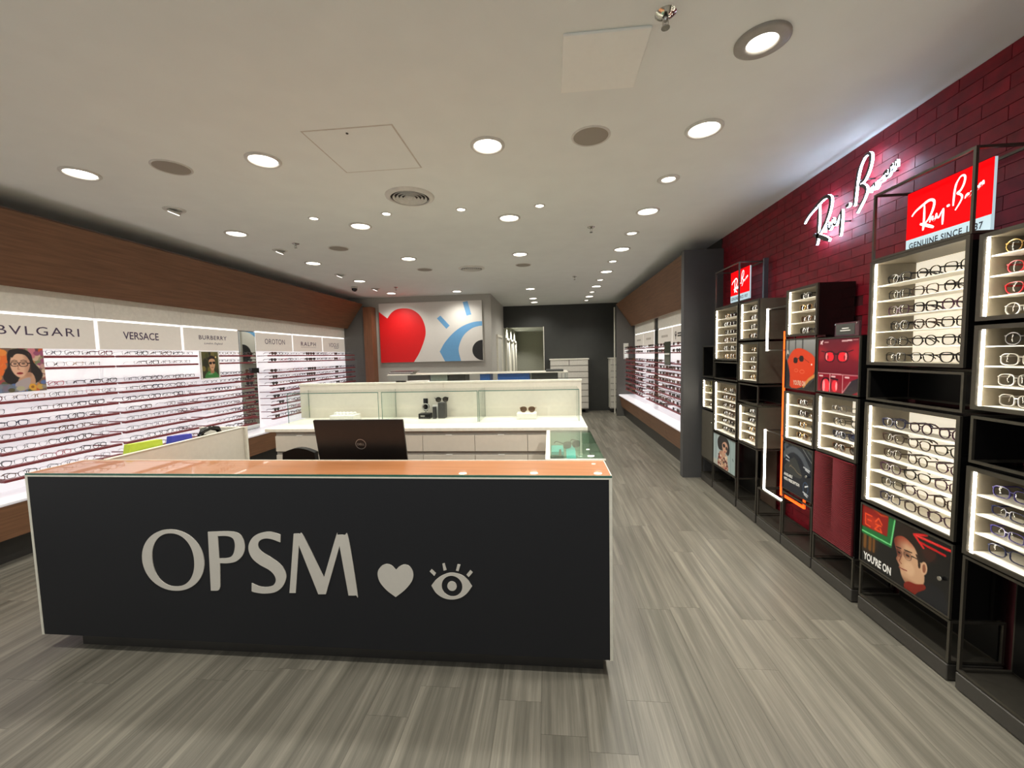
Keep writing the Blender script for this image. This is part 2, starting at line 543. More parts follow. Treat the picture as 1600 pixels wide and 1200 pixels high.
# ------------------------------------------------------------------ printed pictures (ink as a colour attribute on a fine grid)
class Ink:
    def __init__(s, w, h, bg):
        s.w, s.h, s.k = w, h, 2
        s.W, s.H = w * 2, h * 2
        s.a = np.zeros((s.H, s.W, 3)); s.a[:] = np.array(bg, float)
        u = (np.arange(s.W) + 0.5) / s.W; v = (np.arange(s.H) + 0.5) / s.H
        s.U, s.V = np.meshgrid(u, v)       # v = 0 at the bottom
        s.rs = np.random.RandomState(3)
    def _put(s, mask, col, op=1.0):
        s.a[mask] = s.a[mask] * (1 - op) + np.array(col, float) * op
        return s
    def poly(s, pts, col, op=1.0, smooth=0):
        if smooth: pts = smooth_loop(pts, smooth)
        ins = np.zeros_like(s.U, bool)
        n = len(pts)
        for i in range(n):
            (x0, y0), (x1, y1) = pts[i], pts[(i + 1) % n]
            if y0 == y1: continue
            c = ((y0 > s.V) != (y1 > s.V)) & (s.U < (x1 - x0) * (s.V - y0) / (y1 - y0) + x0)
            ins ^= c
        return s._put(ins, col, op)
    def ell(s, cx, cy, rx, ry, col, op=1.0, rot=0.0, e=2.0):
        c, q = math.cos(rot), math.sin(rot)
        dx, dy = s.U - cx, s.V - cy
        x = (dx * c + dy * q) / rx; y = (-dx * q + dy * c) / ry
        return s._put(np.abs(x) ** e + np.abs(y) ** e < 1, col, op)
    def ring(s, cx, cy, rx, ry, t, col, e=2.0, rot=0.0):
        c, q = math.cos(rot), math.sin(rot)
        dx, dy = s.U - cx, s.V - cy
        x = dx * c + dy * q; y = -dx * q + dy * c
        o = np.abs(x / rx) ** e + np.abs(y / ry) ** e < 1
        i = np.abs(x / (rx - t)) ** e + np.abs(y / (ry - t)) ** e < 1
        return s._put(o & ~i, col)
    def line(s, pts, wd, col, asp=1.0, smooth=0, op=1.0):
        if smooth: pts = smooth_loop(pts, smooth, False)
        mk = np.zeros_like(s.U, bool)
        for (x0, y0), (x1, y1) in zip(pts[:-1], pts[1:]):
            dx, dy = (x1 - x0) * asp, y1 - y0
            L2 = dx * dx + dy * dy + 1e-12
            t = np.clip(((s.U - x0) * asp * dx + (s.V - y0) * dy) / L2, 0, 1)
            d2 = ((s.U - x0) * asp - t * dx) ** 2 + (s.V - y0 - t * dy) ** 2
            mk |= d2 < (wd / 2) ** 2
        return s._put(mk, col, op)
    def grad(s, mask_fn, c0, c1):
        t = np.clip(mask_fn(s.U, s.V), 0, 1)[..., None]
        s.a = np.array(c0, float) * (1 - t) + np.array(c1, float) * t
        return s
    def tint(s, fn, col):
        t = np.clip(fn(s.U, s.V), 0, 1)[..., None]
        s.a = s.a * (1 - t) + np.array(col, float) * t
        return s
    def blur(s, k=1):
        for _ in range(k):
            p = np.pad(s.a, ((1, 1), (1, 1), (0, 0)), 'edge')
            s.a = (p[1:-1, 1:-1] * 2 + p[:-2, 1:-1] + p[2:, 1:-1] + p[1:-1, :-2] + p[1:-1, 2:]) / 6
        return s
    def speck(s, n, box, size, cols):
        for _ in range(n):
            x = s.rs.uniform(box[0], box[1]); y = s.rs.uniform(box[2], box[3])
            r = s.rs.uniform(size[0], size[1])
            s.ell(x, y, r, r * s.rs.uniform(0.7, 1.4), cols[s.rs.randint(len(cols))])
        return s
    def done(s):
        a = s.a.reshape(s.h, 2, s.w, 2, 3).mean(axis=(1, 3)) / 255.0
        a = np.clip(a, 0, 1)
        return np.where(a <= 0.04045, a / 12.92, ((a + 0.055) / 1.055) ** 2.4)
def print_mesh(name, ink, fn, u0, u1, v0, v1, material, w=0.0):
    """flat print on a grid; u0 is the picture's left edge as seen"""
    a = ink.done(); h, wd = a.shape[:2]
    vs = [fn(u0 + (u1 - u0) * i / wd, v0 + (v1 - v0) * j / h, w) for j in range(h + 1) for i in range(wd + 1)]
    fs = [(j * (wd + 1) + i, j * (wd + 1) + i + 1, (j + 1) * (wd + 1) + i + 1, (j + 1) * (wd + 1) + i) for j in range(h) for i in range(wd)]
    me = bpy.data.meshes.new(name)
    me.from_pydata(vs, [], fs)
    at = me.color_attributes.new('ink', 'FLOAT_COLOR', 'CORNER')
    c = np.ones((h * wd, 4, 4), np.float32)
    c[:, :, :3] = a.reshape(-1, 1, 3)
    at.data.foreach_set('color', c.ravel())
    me.materials.append(material)
    me.update()
    return me
def add_print(name, ink, fn, u0, u1, v0, v1, parent, material=None, w=0.0):
    me = print_mesh(name, ink, fn, u0, u1, v0, v1, material or print_mat(), w)
    off = wloc(parent)
    me.transform(Matrix.Translation(-off))
    return link(name, me, parent)

# ================================================================== SETTING
CZ = 2.965
XL, XR = -4.6, 2.12
YB = 11.45
YF = -0.6      # floor runs out into the mall
YS = 0.9       # shop front line, walls and ceiling cut back here to let world light in

# floor: slab plus individual planks
floor = struct('floor', MB().box(-4.8, 2.3, YF, 16.2, -0.06, -0.006), mat('floor_base', (52, 49, 45), 0.7))
PW, PL = 0.196, 1.22
def in_view(x, y):
    v = CAM.matrix_world.inverted() @ Vector((x, y, 0))
    if v.z > -0.15: return 0
    px = 800 + 634.5 * v.x / -v.z; py = 600 - 634.5 * v.y / -v.z
    return 1 if (-150 < px < 1750 and 400 < py < 1330) else 0
plank_me = MB().box(0, PW - 0.0007, 0, PL - 0.0009, -0.006, 0).mesh('plank', PLANK)
spots = []
prng = random.Random(11)
ix = -28
while 0.719 + ix * PW < 2.2:
    x = 0.719 + ix * PW
    y = -0.6 - prng.random() * PL
    while y < YB:
        sc = 0.0
        for (dx, dy) in ((0.1, 0.1), (0.1, 0.6), (0.1, 1.1)):
            xx, yy = x + dx, y + dy
            if in_view(xx, yy):
                hid = (-2.8 < xx < 0.25 and 1.98 < yy < 9) or xx < -4.45 or xx > 1.9 or yy > 11.4
                sc += (0.02 if hid else 1.0) / (0.5 + yy * yy)
        spots.append((sc, x, y))
        y += PL
    ix += 1
spots.sort(reverse=True)
rest = MB()
for k, (sc, x, y) in enumerate(spots):
    y1 = min(y + PL - 0.0009, YB + 0.1)
    if k < 300 and sc > 0:
        if y + PL <= YB + 0.1:
            instance('plank', plank_me, floor, (x, y, 0))
        else:
            p = MB().box(0, PW - 0.0007, 0, y1 - y, -0.006, 0)
            instance('plank', p.mesh('plank', PLANK), floor, (x, y, 0))
    else:
        rest.box(x, x + PW - 0.0007, y, y1, -0.006, 0)
rest.box(-1.28, -0.15, YB + 0.11, 16.1, -0.006, 0)
o = obj('plank', rest, PLANK, floor); o['kind'] = 'stuff'

ceiling = struct('ceiling', MB().box(-4.8, 2.3, YS, 11.6, CZ, CZ + 0.1), M_CEIL)

struct('wall_left', MB().box(-4.8, XL, YS, 9.1, 0, CZ), M_GREYWALL)
wr = struct('wall_right', MB().box(XR + 0.006, 2.3, YF, 5.30, 0, CZ), M_MORTAR, label='dark red brick wall behind the tall display towers')
struct('wall_right', MB().box(XR, 2.3, 5.30, 11.6, 0, CZ), M_DARKWALL)
struct('wall_back', MB().box(-0.15, 2.3, YB, 11.6, 0, CZ).box(-1.28, -0.15, YB, 11.6, 2.375, CZ), M_DARKWALL)
struct('wall_centre', MB().box(-4.8, -1.28, 9.0, 9.15, 0, CZ), M_GREYWALL, label='pale grey wall that carries the heart and eye picture')
wret = struct('wall_return', MB().box(-1.43, -1.28, 9.15, YB, 0, CZ), M_GREYWALL)
struct('wall_corridor', MB().box(-1.43, -1.28, YB, 16.0, 0, 2.6).box(-0.15, 0.0, 11.6, 16.0, 0, 2.6).box(-1.43, 0, 16.0, 16.15, 0, 2.6), mat('corridor_paint', (150, 150, 136), 0.7))
struct('ceiling', MB().box(-1.43, 0, 11.6, 16.15, 2.5, 2.6), M_CEIL)
# opening lining
struct('trim_1', MB().box(-0.17, -0.15, YB - 0.02, 11.6, 0, 2.375), M_WHITE)

# doors in the return wall and down the corridor
def wall_door(n, y0, y1, z1=2.05):
    d = struct('door_%d' % n, MB().box(-1.28, -1.262, y0, y1, 0.01, z1), mat('door_leaf', (196, 194, 186), 0.45))
    f = MB().box(-1.28, -1.24, y0 - 0.06, y0, 0, z1 + 0.06).box(-1.28, -1.24, y1, y1 + 0.06, 0, z1 + 0.06).box(-1.28, -1.24, y0, y1, z1, z1 + 0.06)
    obj('door_frame', f, M_WHITE, d)
    h = MB().cyl((-1.262, y0 + 0.08, 1.02), 0.022, 0.03, 12, 'X').box(-1.235, -1.215, y0 + 0.06, y0 + 0.2, 1.01, 1.03)
    obj('door_handle', h, M_STEEL, d)
wall_door(1, 9.85, 10.75)
wall_door(2, 11.9, 12.7)
wall_door(3, 13.2, 14.0)
wall_door(4, 14.5, 15.3)

# bricks
brick_me = MB().box(0, 0.006, 0, 0.2362, 0, 0.0646).mesh('brick', BRICK)
half_me = {}
BR_H, BR_L = 0.0675, 0.24
zones = [(1.38, 5.28, 2.05, CZ), (3.40, 4.05, 0.09, 2.05), (2.57, 3.04, 1.66, 2.05)]
row = 0
z = CZ - BR_H
while z > 0.05:
    y = 1.2 + (0.12 if row % 2 else 0.0)
    while y < 5.28:
        yc, zc = y + 0.12, z + 0.03
        if any(a < yc + 0.05 and yc - 0.05 < b and c < zc < d for a, b, c, d in zones):
            y1 = min(y + 0.2362, 5.295)
            if y1 - y > 0.2:
                instance('brick', brick_me, wr, (XR + 0.0006 * math.sin(7 * y + 3 * row), y, z))
            else:
                instance('brick', MB().box(0, 0.006, 0, y1 - y, 0, 0.0646).mesh('brick', BRICK), wr, (XR, y, z))
        y += BR_L
    z -= BR_H
    row += 1

# slate pillar closing the red zone
struct('pillar', MB().box(1.655, XR, 5.24, 5.34, 0, 2.83), M_PILLAR)
struct('trim_2', MB().box(1.70, XR + 0.0, 5.34, 5.36, 0, 2.5), M_DARKWALL)

# sloping timber bulkheads over the two wall displays
def along_y(y0):
    return lambda u, v, w: (u, y0 + w, v)
struct('bulkhead', MB().prism([[(-4.50, 2.275), (-4.12, 2.80), (-4.145, 2.82), (-4.525, 2.295)]], along_y(0), YS, 8.78), M_WALNUT, label='sloping walnut bulkhead above the long white eyewear wall')
struct('bulkhead', MB().prism([[(2.03, 2.25), (1.66, 2.80), (1.685, 2.82), (2.055, 2.27)]], along_y(0), 5.34, 10.42), M_WALNUT, label='sloping walnut bulkhead above the short eyewear wall past the pillar')
struct('trim_3', MB().box(XL, -4.505, YS, 8.78, 2.285, 2.30), M_WHITE)
struct('trim_4', MB().box(2.035, XR, 5.36, 10.42, 2.262, 2.275), M_WHITE)
# far ends of the displays
struct('trim_5', MB().box(XL, -4.12, 8.79, 8.84, 0, 2.76), M_ENDPANEL, label='grey panel closing the far end of the long display')
struct('trim_6', MB().box(-4.12, -3.925, 8.77, 9.0, 0, 2.74), M_WALNUT_Z, label='upright walnut pilaster beside the picture wall')
struct('trim_7', MB().box(1.67, XR, 10.42, 10.47, 0, 2.80), M_ENDPANEL, label='dark panel closing the far end of the short display')
struct('trim_8', MB().box(1.675, 1.705, 10.85, 10.89, 0, 2.78), M_WHITE, label='slim white upright by the back wall')

# ------------------------------------------------------------------ ceiling fittings
def spot_light(parent, z, energy, ang, blend=0.8, r=0.07, loc=(0, 0, 0), rot=None, col=(1.0, 0.97, 0.885)):
    l = bpy.data.lights.new('lamp', 'SPOT')
    l.energy = energy; l.spot_size = math.radians(ang); l.spot_blend = blend
    l.shadow_soft_size = r; l.color = col
    o = bpy.data.objects.new('lamp', l); COL.objects.link(o)
    o.parent = parent; o.location = loc
    if rot: o.rotation_euler = rot
    return o
def ring_me(r_in, r_out, h, n=40, lip=0.012):
    return MB().lathe((0, 0, 0), [(r_in, 0.0), (r_in, -h * 0.6), (r_in + 0.006, -h), (r_out - 0.006, -h), (r_out, -h * 0.4), (r_out, 0)], n)
M_GLOW = emis('downlight_diffuser', (255, 246, 232), 9.0)
M_TRIMW = mat('white_trim_ring', (206, 205, 198), 0.4)
big_trim = ring_me(0.088, 0.112, 0.012).mesh('trim_ring', M_TRIMW)
big_disc = MB().lathe((0, 0, 0), [(0.0, -0.004), (0.06, -0.004), (0.089, -0.002)], 40).mesh('diffuser', M_GLOW)
sml_trim = ring_me(0.05, 0.085, 0.010).mesh('trim_ring', M_TRIMW)
sml_disc = MB().lathe((0, 0, 0), [(0.0, -0.006), (0.035, -0.005), (0.051, -0.002)], 32).mesh('diffuser', M_GLOW)
min_trim = ring_me(0.036, 0.052, 0.008, 28).mesh('trim_ring', M_TRIMW)
min_disc = MB().lathe((0, 0, 0), [(0.0, -0.004), (0.037, -0.002)], 24).mesh('diffuser', M_GLOW)
col_name = {-3.31: 'above the long eyewear wall', -1.92: 'above the counter middle', -0.38: 'over the right-hand counter end', 0.97: 'over the aisle'}
n_row = {}
def downlight(kind, x, y, label):
    t = thing('ceiling_light', label, 'light', (x, y, CZ), 'recessed ceiling lights')
    tr, di, e, a = {'big': (big_trim, big_disc, SPOT_BIG, 150), 'small': (sml_trim, sml_disc, SPOT_SMALL, 110), 'mini': (min_trim, min_disc, SPOT_MINI, 90)}[kind]
    instance('trim_ring', tr, t, (0, 0, 0)); instance('diffuser', di, t, (0, 0, 0))
    spot_light(t, CZ, e, a, loc=(0, 0, -0.02), r=0.08 if kind == 'big' else 0.04)
    return t
ADDED_FRONT_ROW = ((-3.31, 'long eyewear wall'), (-1.92, 'counter lettering'), (-0.38, 'counter end'), (0.97, 'red brick wall'))  # unseen row added to light the counter front and near floor
for x, nm in ADDED_FRONT_ROW:
    f_l = downlight('big', x, 1.28, 'large round downlight added just outside the frame, front row, before the %s' % nm)
    [c for c in f_l.children if c.type == 'LIGHT'][0].data.energy = SPOT_BIG * 1.25
BIG = {-3.31: (2.70, 4.15, 5.57, 6.98, 8.42), -1.92: (2.70, 4.13, 5.57, 8.5), -0.38: (2.72, 4.13, 5.61, 8.54, 9.99, 10.72), 0.97: (2.71, 4.16, 5.59, 7.05, 8.54, 10.0)}
for x, ys in BIG.items():
    for i, y in enumerate(ys):
        downlight('big', x, y, '%s large round downlight from the front in the row %s' % (ORD[i + 1], {-3.31: 'beside the long walnut bulkhead', -1.92: 'running past the round vents', -0.38: 'between vents and aisle', 0.97: 'over the aisle'}[x]))
for i, y in enumerate((3.43, 4.88, 6.3, 7.82, 9.3, 10.71)):
    downlight('small', 0.96, y, '%s small downlight from the front between the aisle downlights' % ORD[i + 1])
for i, (x, y) in enumerate(((-2.25, 3.84), (-1.52, 3.83), (-0.8, 3.83), (-0.07, 3.85))):
    downlight('mini', x, y, '%s tiny downlight from the long wall in the crosswise row of four' % ORD[i + 1])
# adjustable lamp nearest the camera, with a wide grey ring
t = thing('ceiling_light', 'nearest downlight by the red wall, with a broad double ring', 'light', (0.96, 2.0, CZ), 'recessed ceiling lights')
obj('trim_ring', MB().lathe((0, 0, 0), [(0.062, 0), (0.062, -0.012), (0.07, -0.018), (0.082, -0.012), (0.1, -0.014), (0.112, -0.008), (0.112, 0)], 40), mat('grey_trim_ring', (150, 146, 138), 0.4), t, world=False)
obj('diffuser', MB().lathe((0, 0, 0), [(0, -0.008), (0.05, -0.007), (0.063, -0.004)], 36), M_GLOW, t, world=False)
spot_light(t, CZ, SPOT_BIG * 2.2, 130, loc=(0, 0, -0.03))
# tilted eyeball lamps by the bulkhead
for i, (x, y) in enumerate(((-3.31, 3.43), (-3.31, 4.86), (-3.36, 6.40), (-3.38, 7.80))):
    t = thing('eyeball_light', '%s tilted eyeball spotlight from the front along the walnut bulkhead' % ORD[i + 1], 'light', (x, y, CZ), 'eyeball spotlights')
    instance('trim_ring', sml_trim, t, (0, 0, 0))
    b = MB().cyl((0, 0, 0), 0.048, 0.022, 24)
    e = obj('lamp_barrel', b, M_TRIMW, t, world=False); e.location = (0, 0, -0.012); e.rotation_euler = (0, math.radians(180 + 24), 0)
    d = MB().cyl((0, 0, 0.0222), 0.042, 0.002, 24)
    e2 = obj('diffuser', d, M_GLOW, t, world=False); e2.location = (0, 0, -0.012); e2.rotation_euler = (0, math.radians(180 + 24), 0)
    spot_light(t, CZ, SPOT_SMALL * 0.7, 80, loc=(-0.05, 0, -0.08), rot=(0, math.radians(-35), 0), r=0.03)
# ceiling speakers
for i, (x, y, lb) in enumerate(((0.28, 2.7, 'large flat beige ceiling speaker beside the square hatch'), (-2.61, 2.71, 'flat beige ceiling speaker between the two front downlights of the long wall side'),
                              (-2.57, 4.9, 'small-looking beige ceiling speaker behind the tiny downlights'), (-0.38, 6.28, 'far beige ceiling speaker between downlights left of the aisle row'), (-1.92, 6.3, 'far beige ceiling speaker in front of the picture wall'))):
    t = thing('ceiling_speaker', lb, 'speaker', (x, y, CZ))
    obj('rim', ring_me(0.108, 0.122, 0.008), M_TRIMW, t, world=False)
    obj('grille', MB().lathe((0, 0, 0), [(0, -0.006), (0.1, -0.006), (0.109, -0.004)], 40), M_GRILLE, t, world=False)
# round air vents with rings
for (x, y, lb) in ((-1.16, 3.46, 'near round ceiling air vent with concentric rings'), (-1.19, 6.35, 'far round ceiling air vent with concentric rings in front of the picture')):
    t = thing('air_vent', lb, 'vent', (x, y, CZ))
    obj('backing', MB().lathe((0, 0, 0), [(0, -0.002), (0.17, -0.002)], 40), mat('vent_dark', (52, 48, 44), 0.8), t, world=False)
    obj('rim', MB().lathe((0, 0, 0), [(0.165, 0), (0.16, -0.018), (0.168, -0.022), (0.2, -0.01), (0.205, 0)], 48), M_TRIMW, t, world=False)
    for k, r in enumerate((0.05, 0.08, 0.11, 0.14)):
        obj('ring', MB().lathe((0, 0, 0), [(r - 0.014, -0.004), (r, -0.02), (r + 0.004, -0.02), (r - 0.008, -0.003)], 40), M_TRIMW, t, world=False)
    obj('centre_cap', MB().lathe((0, 0, 0), [(0, -0.024), (0.02, -0.022), (0.034, -0.008), (0.03, -0.003)], 28), M_TRIMW, t, world=False)
# sprinklers
for i, (x, y) in enumerate(((0.49, 1.8), (0.47, 4.58), (0.46, 7.39), (-2.95, 4.62), (-2.95, 7.75))):
    t = thing('sprinkler', ('chrome fire sprinkler beside the near corner of the square hatch', 'second sprinkler along the aisle side of the ceiling', 'third and farthest sprinkler along the aisle side', 'sprinkler just above an eyeball spotlight by the walnut bulkhead', 'far sprinkler near the picture wall')[i], 'sprinkler', (x, y, CZ))
    obj('rosette', MB().lathe((0, 0, 0), [(0.012, -0.012), (0.03, -0.008), (0.042, 0)], 24), M_CHROME, t, world=False)
    obj('head', MB().cyl((0, 0, -0.03), 0.008, 0.03, 12).box(-0.012, -0.009, -0.003, 0.003, -0.05, -0.02).box(0.009, 0.012, -0.003, 0.003, -0.05, -0.02).cyl((0, 0, -0.05), 0.009, 0.004, 12), M_CHROME, t, world=False)
    obj('deflector', MB().cyl((0, 0, -0.056), 0.017, 0.003, 16), M_CHROME, t, world=False)
# hatches
t = thing('access_hatch', 'square raised white ceiling hatch beside the chrome sprinkler', 'hatch', (0.265, 2.04, CZ))
obj('panel', MB().bevbox(0.08, 0.45, 1.85, 2.235, CZ - 0.012, CZ, 0.003), mat('hatch_paint', (238, 240, 234), 0.7, var=0.01), t)
t = thing('access_hatch', 'flush plasterboard hatch with faint outline near the large downlight', 'hatch', (-1.18, 2.69, CZ))
obj('panel', MB().box(-1.455, -0.905, 2.415, 2.955, CZ - 0.002, CZ), M_CEIL, t)
obj('frame', MB().box(-1.465, -0.895, 2.405, 2.415, CZ - 0.001, CZ).box(-1.465, -0.895, 2.955, 2.965, CZ - 0.001, CZ).box(-1.465, -1.455, 2.415, 2.955, CZ - 0.001, CZ).box(-0.905, -0.895, 2.415, 2.955, CZ - 0.001, CZ), mat('hatch_joint', (196, 190, 180), 0.8), t)
obj('lock', MB().cyl((-1.2, 2.46, CZ - 0.005), 0.008, 0.004, 12), M_BLACKM, t)
# security camera dome
t = thing('security_camera', 'small black dome camera on the ceiling near the picture', 'camera', (-3.67, 7.51, CZ))
obj('base', MB().cyl((0, 0, -0.035), 0.062, 0.035, 28), M_TRIMW, t, world=False)
obj('dome', MB().lathe((0, 0, -0.035), [(0.052, 0), (0.05, -0.025), (0.036, -0.045), (0.015, -0.055), (0, -0.057)], 28), M_BLACK, t, world=False)
# lamps down the corridor, close to its door wall
for i, y in enumerate((12.3, 13.6, 14.9)):
    t = thing('corridor_light', 'small corridor downlight close to the %s corridor door' % ORD[i + 1], 'light', (-1.12, y, 2.5))
    instance('trim_ring', min_trim, t, (0, 0, 0)); instance('diffuser', min_disc, t, (0, 0, 0))
    spot_light(t, 2.5, 120, 120, loc=(0, 0, -0.02), r=0.02)

# ================================================================== EYEWEAR (one kind of mesh per style, copied)
def lens_outline(style, n=20):
    rx, rz, e = {'round': (0.0235, 0.0215, 2.1), 'rect': (0.0265, 0.0165, 3.6), 'square': (0.0262, 0.0205, 3.2),
                 'wayfarer': (0.0268, 0.0205, 2.7), 'cat': (0.0262, 0.0185, 2.5), 'aviator': (0.0285, 0.025, 2.3)}[style]
    out = []
    for x, z in ellipse(0, 0, rx, rz, n, e):
        if style in ('wayfarer', 'aviator'):
            x *= 1.0 + 0.22 * z / rz * (0.6 if z > 0 else 0.9)
        if style == 'cat' and z > 0:
            z += 0.006 * (x / rx)
        out.append((x, z))
    return out
ZC = 0.026      # lens centre above the shelf
def front_mb(style, th, n=20):
    m = MB()
    lo = lens_outline(style, n)
    rx = max(p[0] for p in lo); rz = max(p[1] for p in lo)
    cx = rx + 0.0085
    for s in (-1, 1):
        inner = [(s * cx + s * x, ZC + z) for x, z in lo]
        outer = [(s * cx + s * x * (1 + th / rx), ZC + z * (1 + th / rz)) for x, z in lo]
        m.prism([outer, inner], lambda u, v, w: (u, -w, v), -0.0015 - th * 0.25, 0.0015 + th * 0.25)
    bz = ZC + rz * 0.35
    m.box(-0.0088, 0.0088, -0.002, 0.002, bz, bz + max(0.0022, th * 1.3))
    xo = cx + rx
    for s in (-1, 1):   # end pieces
        a, b = sorted((s * xo, s * (xo + 0.006)))
        m.box(a, b, -0.001, 0.006, ZC + rz * 0.42, ZC + rz * 0.42 + max(0.003, th * 1.8))
    for s in (-1, 1):   # nose pads
        m.box(min(s * 0.005, s * 0.008), max(s * 0.005, s * 0.008), 0.0005, 0.004, ZC - 0.008, ZC + 0.001)
    return m, xo + 0.005, ZC + rz * 0.42 + max(0.003, th * 1.8) / 2
def temple_mb(th, hgt, z0, m=None, x=0.0):
    m = m or MB()
    pts = [(0.004, z0), (0.05, z0), (0.092, z0 - 0.001), (0.112, z0 - 0.008), (0.128, z0 - 0.021)]
    t = max(0.0012, th * 0.42); h = hgt
    vs = []
    for k, (y, z) in enumerate(pts):
        hh = h * (1.0 if k < 3 else 1.25)
        vs += [(x - t, y, z - hh / 2), (x + t, y, z - hh / 2), (x + t, y, z + hh / 2), (x - t, y, z + hh / 2)]
    fs = []
    for k in range(len(pts) - 1):
        a, b = k * 4, k * 4 + 4
        for i in range(4):
            fs.append((a + i, a + (i + 1) % 4, b + (i + 1) % 4, b + i))
    fs += [(0, 1, 2, 3), tuple(range(len(vs) - 1, len(vs) - 5, -1))]
    return m._add(vs, fs)
def lens_mb(style, n=20, sgn=1, m=None, mi=0):
    m = m or MB()
    lo = lens_outline(style, n); rx = max(p[0] for p in lo); cx = rx + 0.0085
    vs = [(sgn * cx + sgn * x, -0.0004, ZC + z) for x, z in lo]
    vs += [(sgn * cx + sgn * x * 0.55, -0.0030, ZC + z * 0.55) for x, z in lo]
    vs.append((sgn * cx, -0.0040, ZC))
    fs = []
    for i in range(n):
        j = (i + 1) % n
        fs += [(i, j, n + j, n + i), (n + i, n + j, 2 * n)]
    return m._add(vs, fs, mi, True)

FR = {}
def frame_mat(c):
    tab = {'black': ((20, 19, 20), 0.25, 0), 'dark brown': ((52, 34, 26), 0.3, 0), 'tortoise': ((92, 58, 34), 0.25, 0), 'plum': ((66, 40, 58), 0.25, 0), 'navy': ((34, 38, 72), 0.25, 0),
           'violet': ((74, 66, 128), 0.25, 0), 'burgundy': ((118, 34, 46), 0.25, 0), 'silver': ((150, 148, 146), 0.25, 0.9), 'grey': ((98, 96, 98), 0.3, 0.2), 'gold': ((176, 138, 84), 0.25, 0.8),
           'pink': ((206, 138, 150), 0.3, 0), 'crystal clear': ((196, 192, 184), 0.15, 0), 'olive yellow': ((150, 148, 72), 0.3, 0), 'red': ((176, 36, 44), 0.25, 0)}
    if c not in FR:
        col, ro, me = tab[c]
        FR[c] = mat('frame_' + c.replace(' ', '_'), col, ro, me, var=0.10 if c == 'tortoise' else 0.03, scale=160)
    return FR[c]
PART_CACHE = {}
def eyewear_parts(style, th, colour, lens):
    k = (style, th, colour, lens)
    if k not in PART_CACHE:
        f, xo, zt = front_mb(style, th)
        fm = f.mesh('frame_front', frame_mat(colour))
        tm = temple_mb(th, max(0.0026, th * 1.9), zt).mesh('temple', frame_mat(colour))
        l1 = lens_mb(style, 20, -1).mesh('lens', lens); l2 = lens_mb(style, 20, 1).mesh('lens', lens)
        PART_CACHE[k] = (fm, tm, l1, l2, xo)
    return PART_CACHE[k]
def eyewear(kind, style, th, colour, lens, loc, rotz, label, group, size=1.0):
    """a pair whose parts show: front, two temples, two lenses"""
    fm, tm, l1, l2, xo = eyewear_parts(style, th, colour, lens)
    t = thing(kind, label, kind, loc, group, rotz)
    t.scale = (size, size, size)
    instance('frame_front', fm, t, (0, 0, 0))
    instance('temple', tm, t, (-xo, 0, 0)); instance('temple', tm, t, (xo, 0, 0))
    instance('lens', l1, t, (0, 0, 0)); instance('lens', l2, t, (0, 0, 0))
    return t
WHOLE_CACHE = {}
def eyewear_whole(style, th, colour, lens, n=12):
    k = (style, th, colour, lens, n)
    if k not in WHOLE_CACHE:
        m, xo, zt = front_mb(style, th, n)
        for s in (-1, 1):
            temple_mb(th, max(0.0026, th * 1.9), zt, m, s * xo)
            lens_mb(style, n, s, m, 1)
        WHOLE_CACHE[k] = m.mesh('eyewear', [frame_mat(colour), lens])
    return WHOLE_CACHE[k]
def eyewear_small(kind, style, th, colour, lens, loc, rotz, label, group, n=12):
    """a pair only a few pixels across: one mesh"""
    o = link(kind, eyewear_whole(style, th, colour, lens, n))
    o.location = loc; o.rotation_euler = (0, 0, rotz)
    return tag(o, label, kind, group)

def pick_opt(r):
    c = r.choices(['black', 'dark brown', 'tortoise', 'plum', 'navy', 'silver', 'grey', 'gold', 'pink', 'burgundy'], [34, 12, 8, 6, 6, 9, 14, 3, 3, 3])[0]
    st = r.choice(['round', 'rect', 'square', 'wayfarer', 'cat', 'rect', 'square'])
    th = r.choice([0.0013, 0.0016, 0.0026, 0.0034]) if c not in ('silver', 'gold', 'grey') else 0.0012
    return st, th, c
SHAPE_WORD = {'round': 'round', 'rect': 'narrow', 'square': 'squarish', 'wayfarer': 'wide-topped', 'cat': 'upswept', 'aviator': 'teardrop'}

# ================================================================== LONG WHITE EYEWEAR WALL
RAIL_Z = [1.690, 1.590, 1.420, 1.325, 1.220, 1.115, 1.015, 0.910, 0.800, 0.695]
RX = -4.36
M_LETTER = mat('sign_lettering', (74, 58, 84), 0.5)
ledge = thing('display_ledge', 'long white ledge with walnut base below the eyewear wall', 'ledge', (-4.4, 4.0, 0))
obj('ledge_top', MB().prism([[(XL + 0.002, 0.55), (-4.262, 0.55), (-4.25, 0.545), (-4.245, 0.535), (-4.25, 0.52), (-4.262, 0.512), (XL + 0.002, 0.512)]], along_y(0), YS, 8.78), mat('ledge_white_glow', (236, 234, 236), 0.3, emit=(246, 244, 252), estr=0.30), ledge)  # emission puts the light panel's brightness into the white ledge
for k in range(9):
    y0 = YS + 0.876 * k
    obj('fascia_panel', MB().prism([[(-4.258, 0.511), (-4.30, 0.235), (-4.33, 0.235), (-4.288, 0.511)]], along_y(0), y0, min(y0 + 0.872, 8.78)), M_WALNUT, ledge)
obj('kickplate', MB().box(-4.5, -4.46, YS, 8.78, 0, 0.30), M_KICK, ledge)

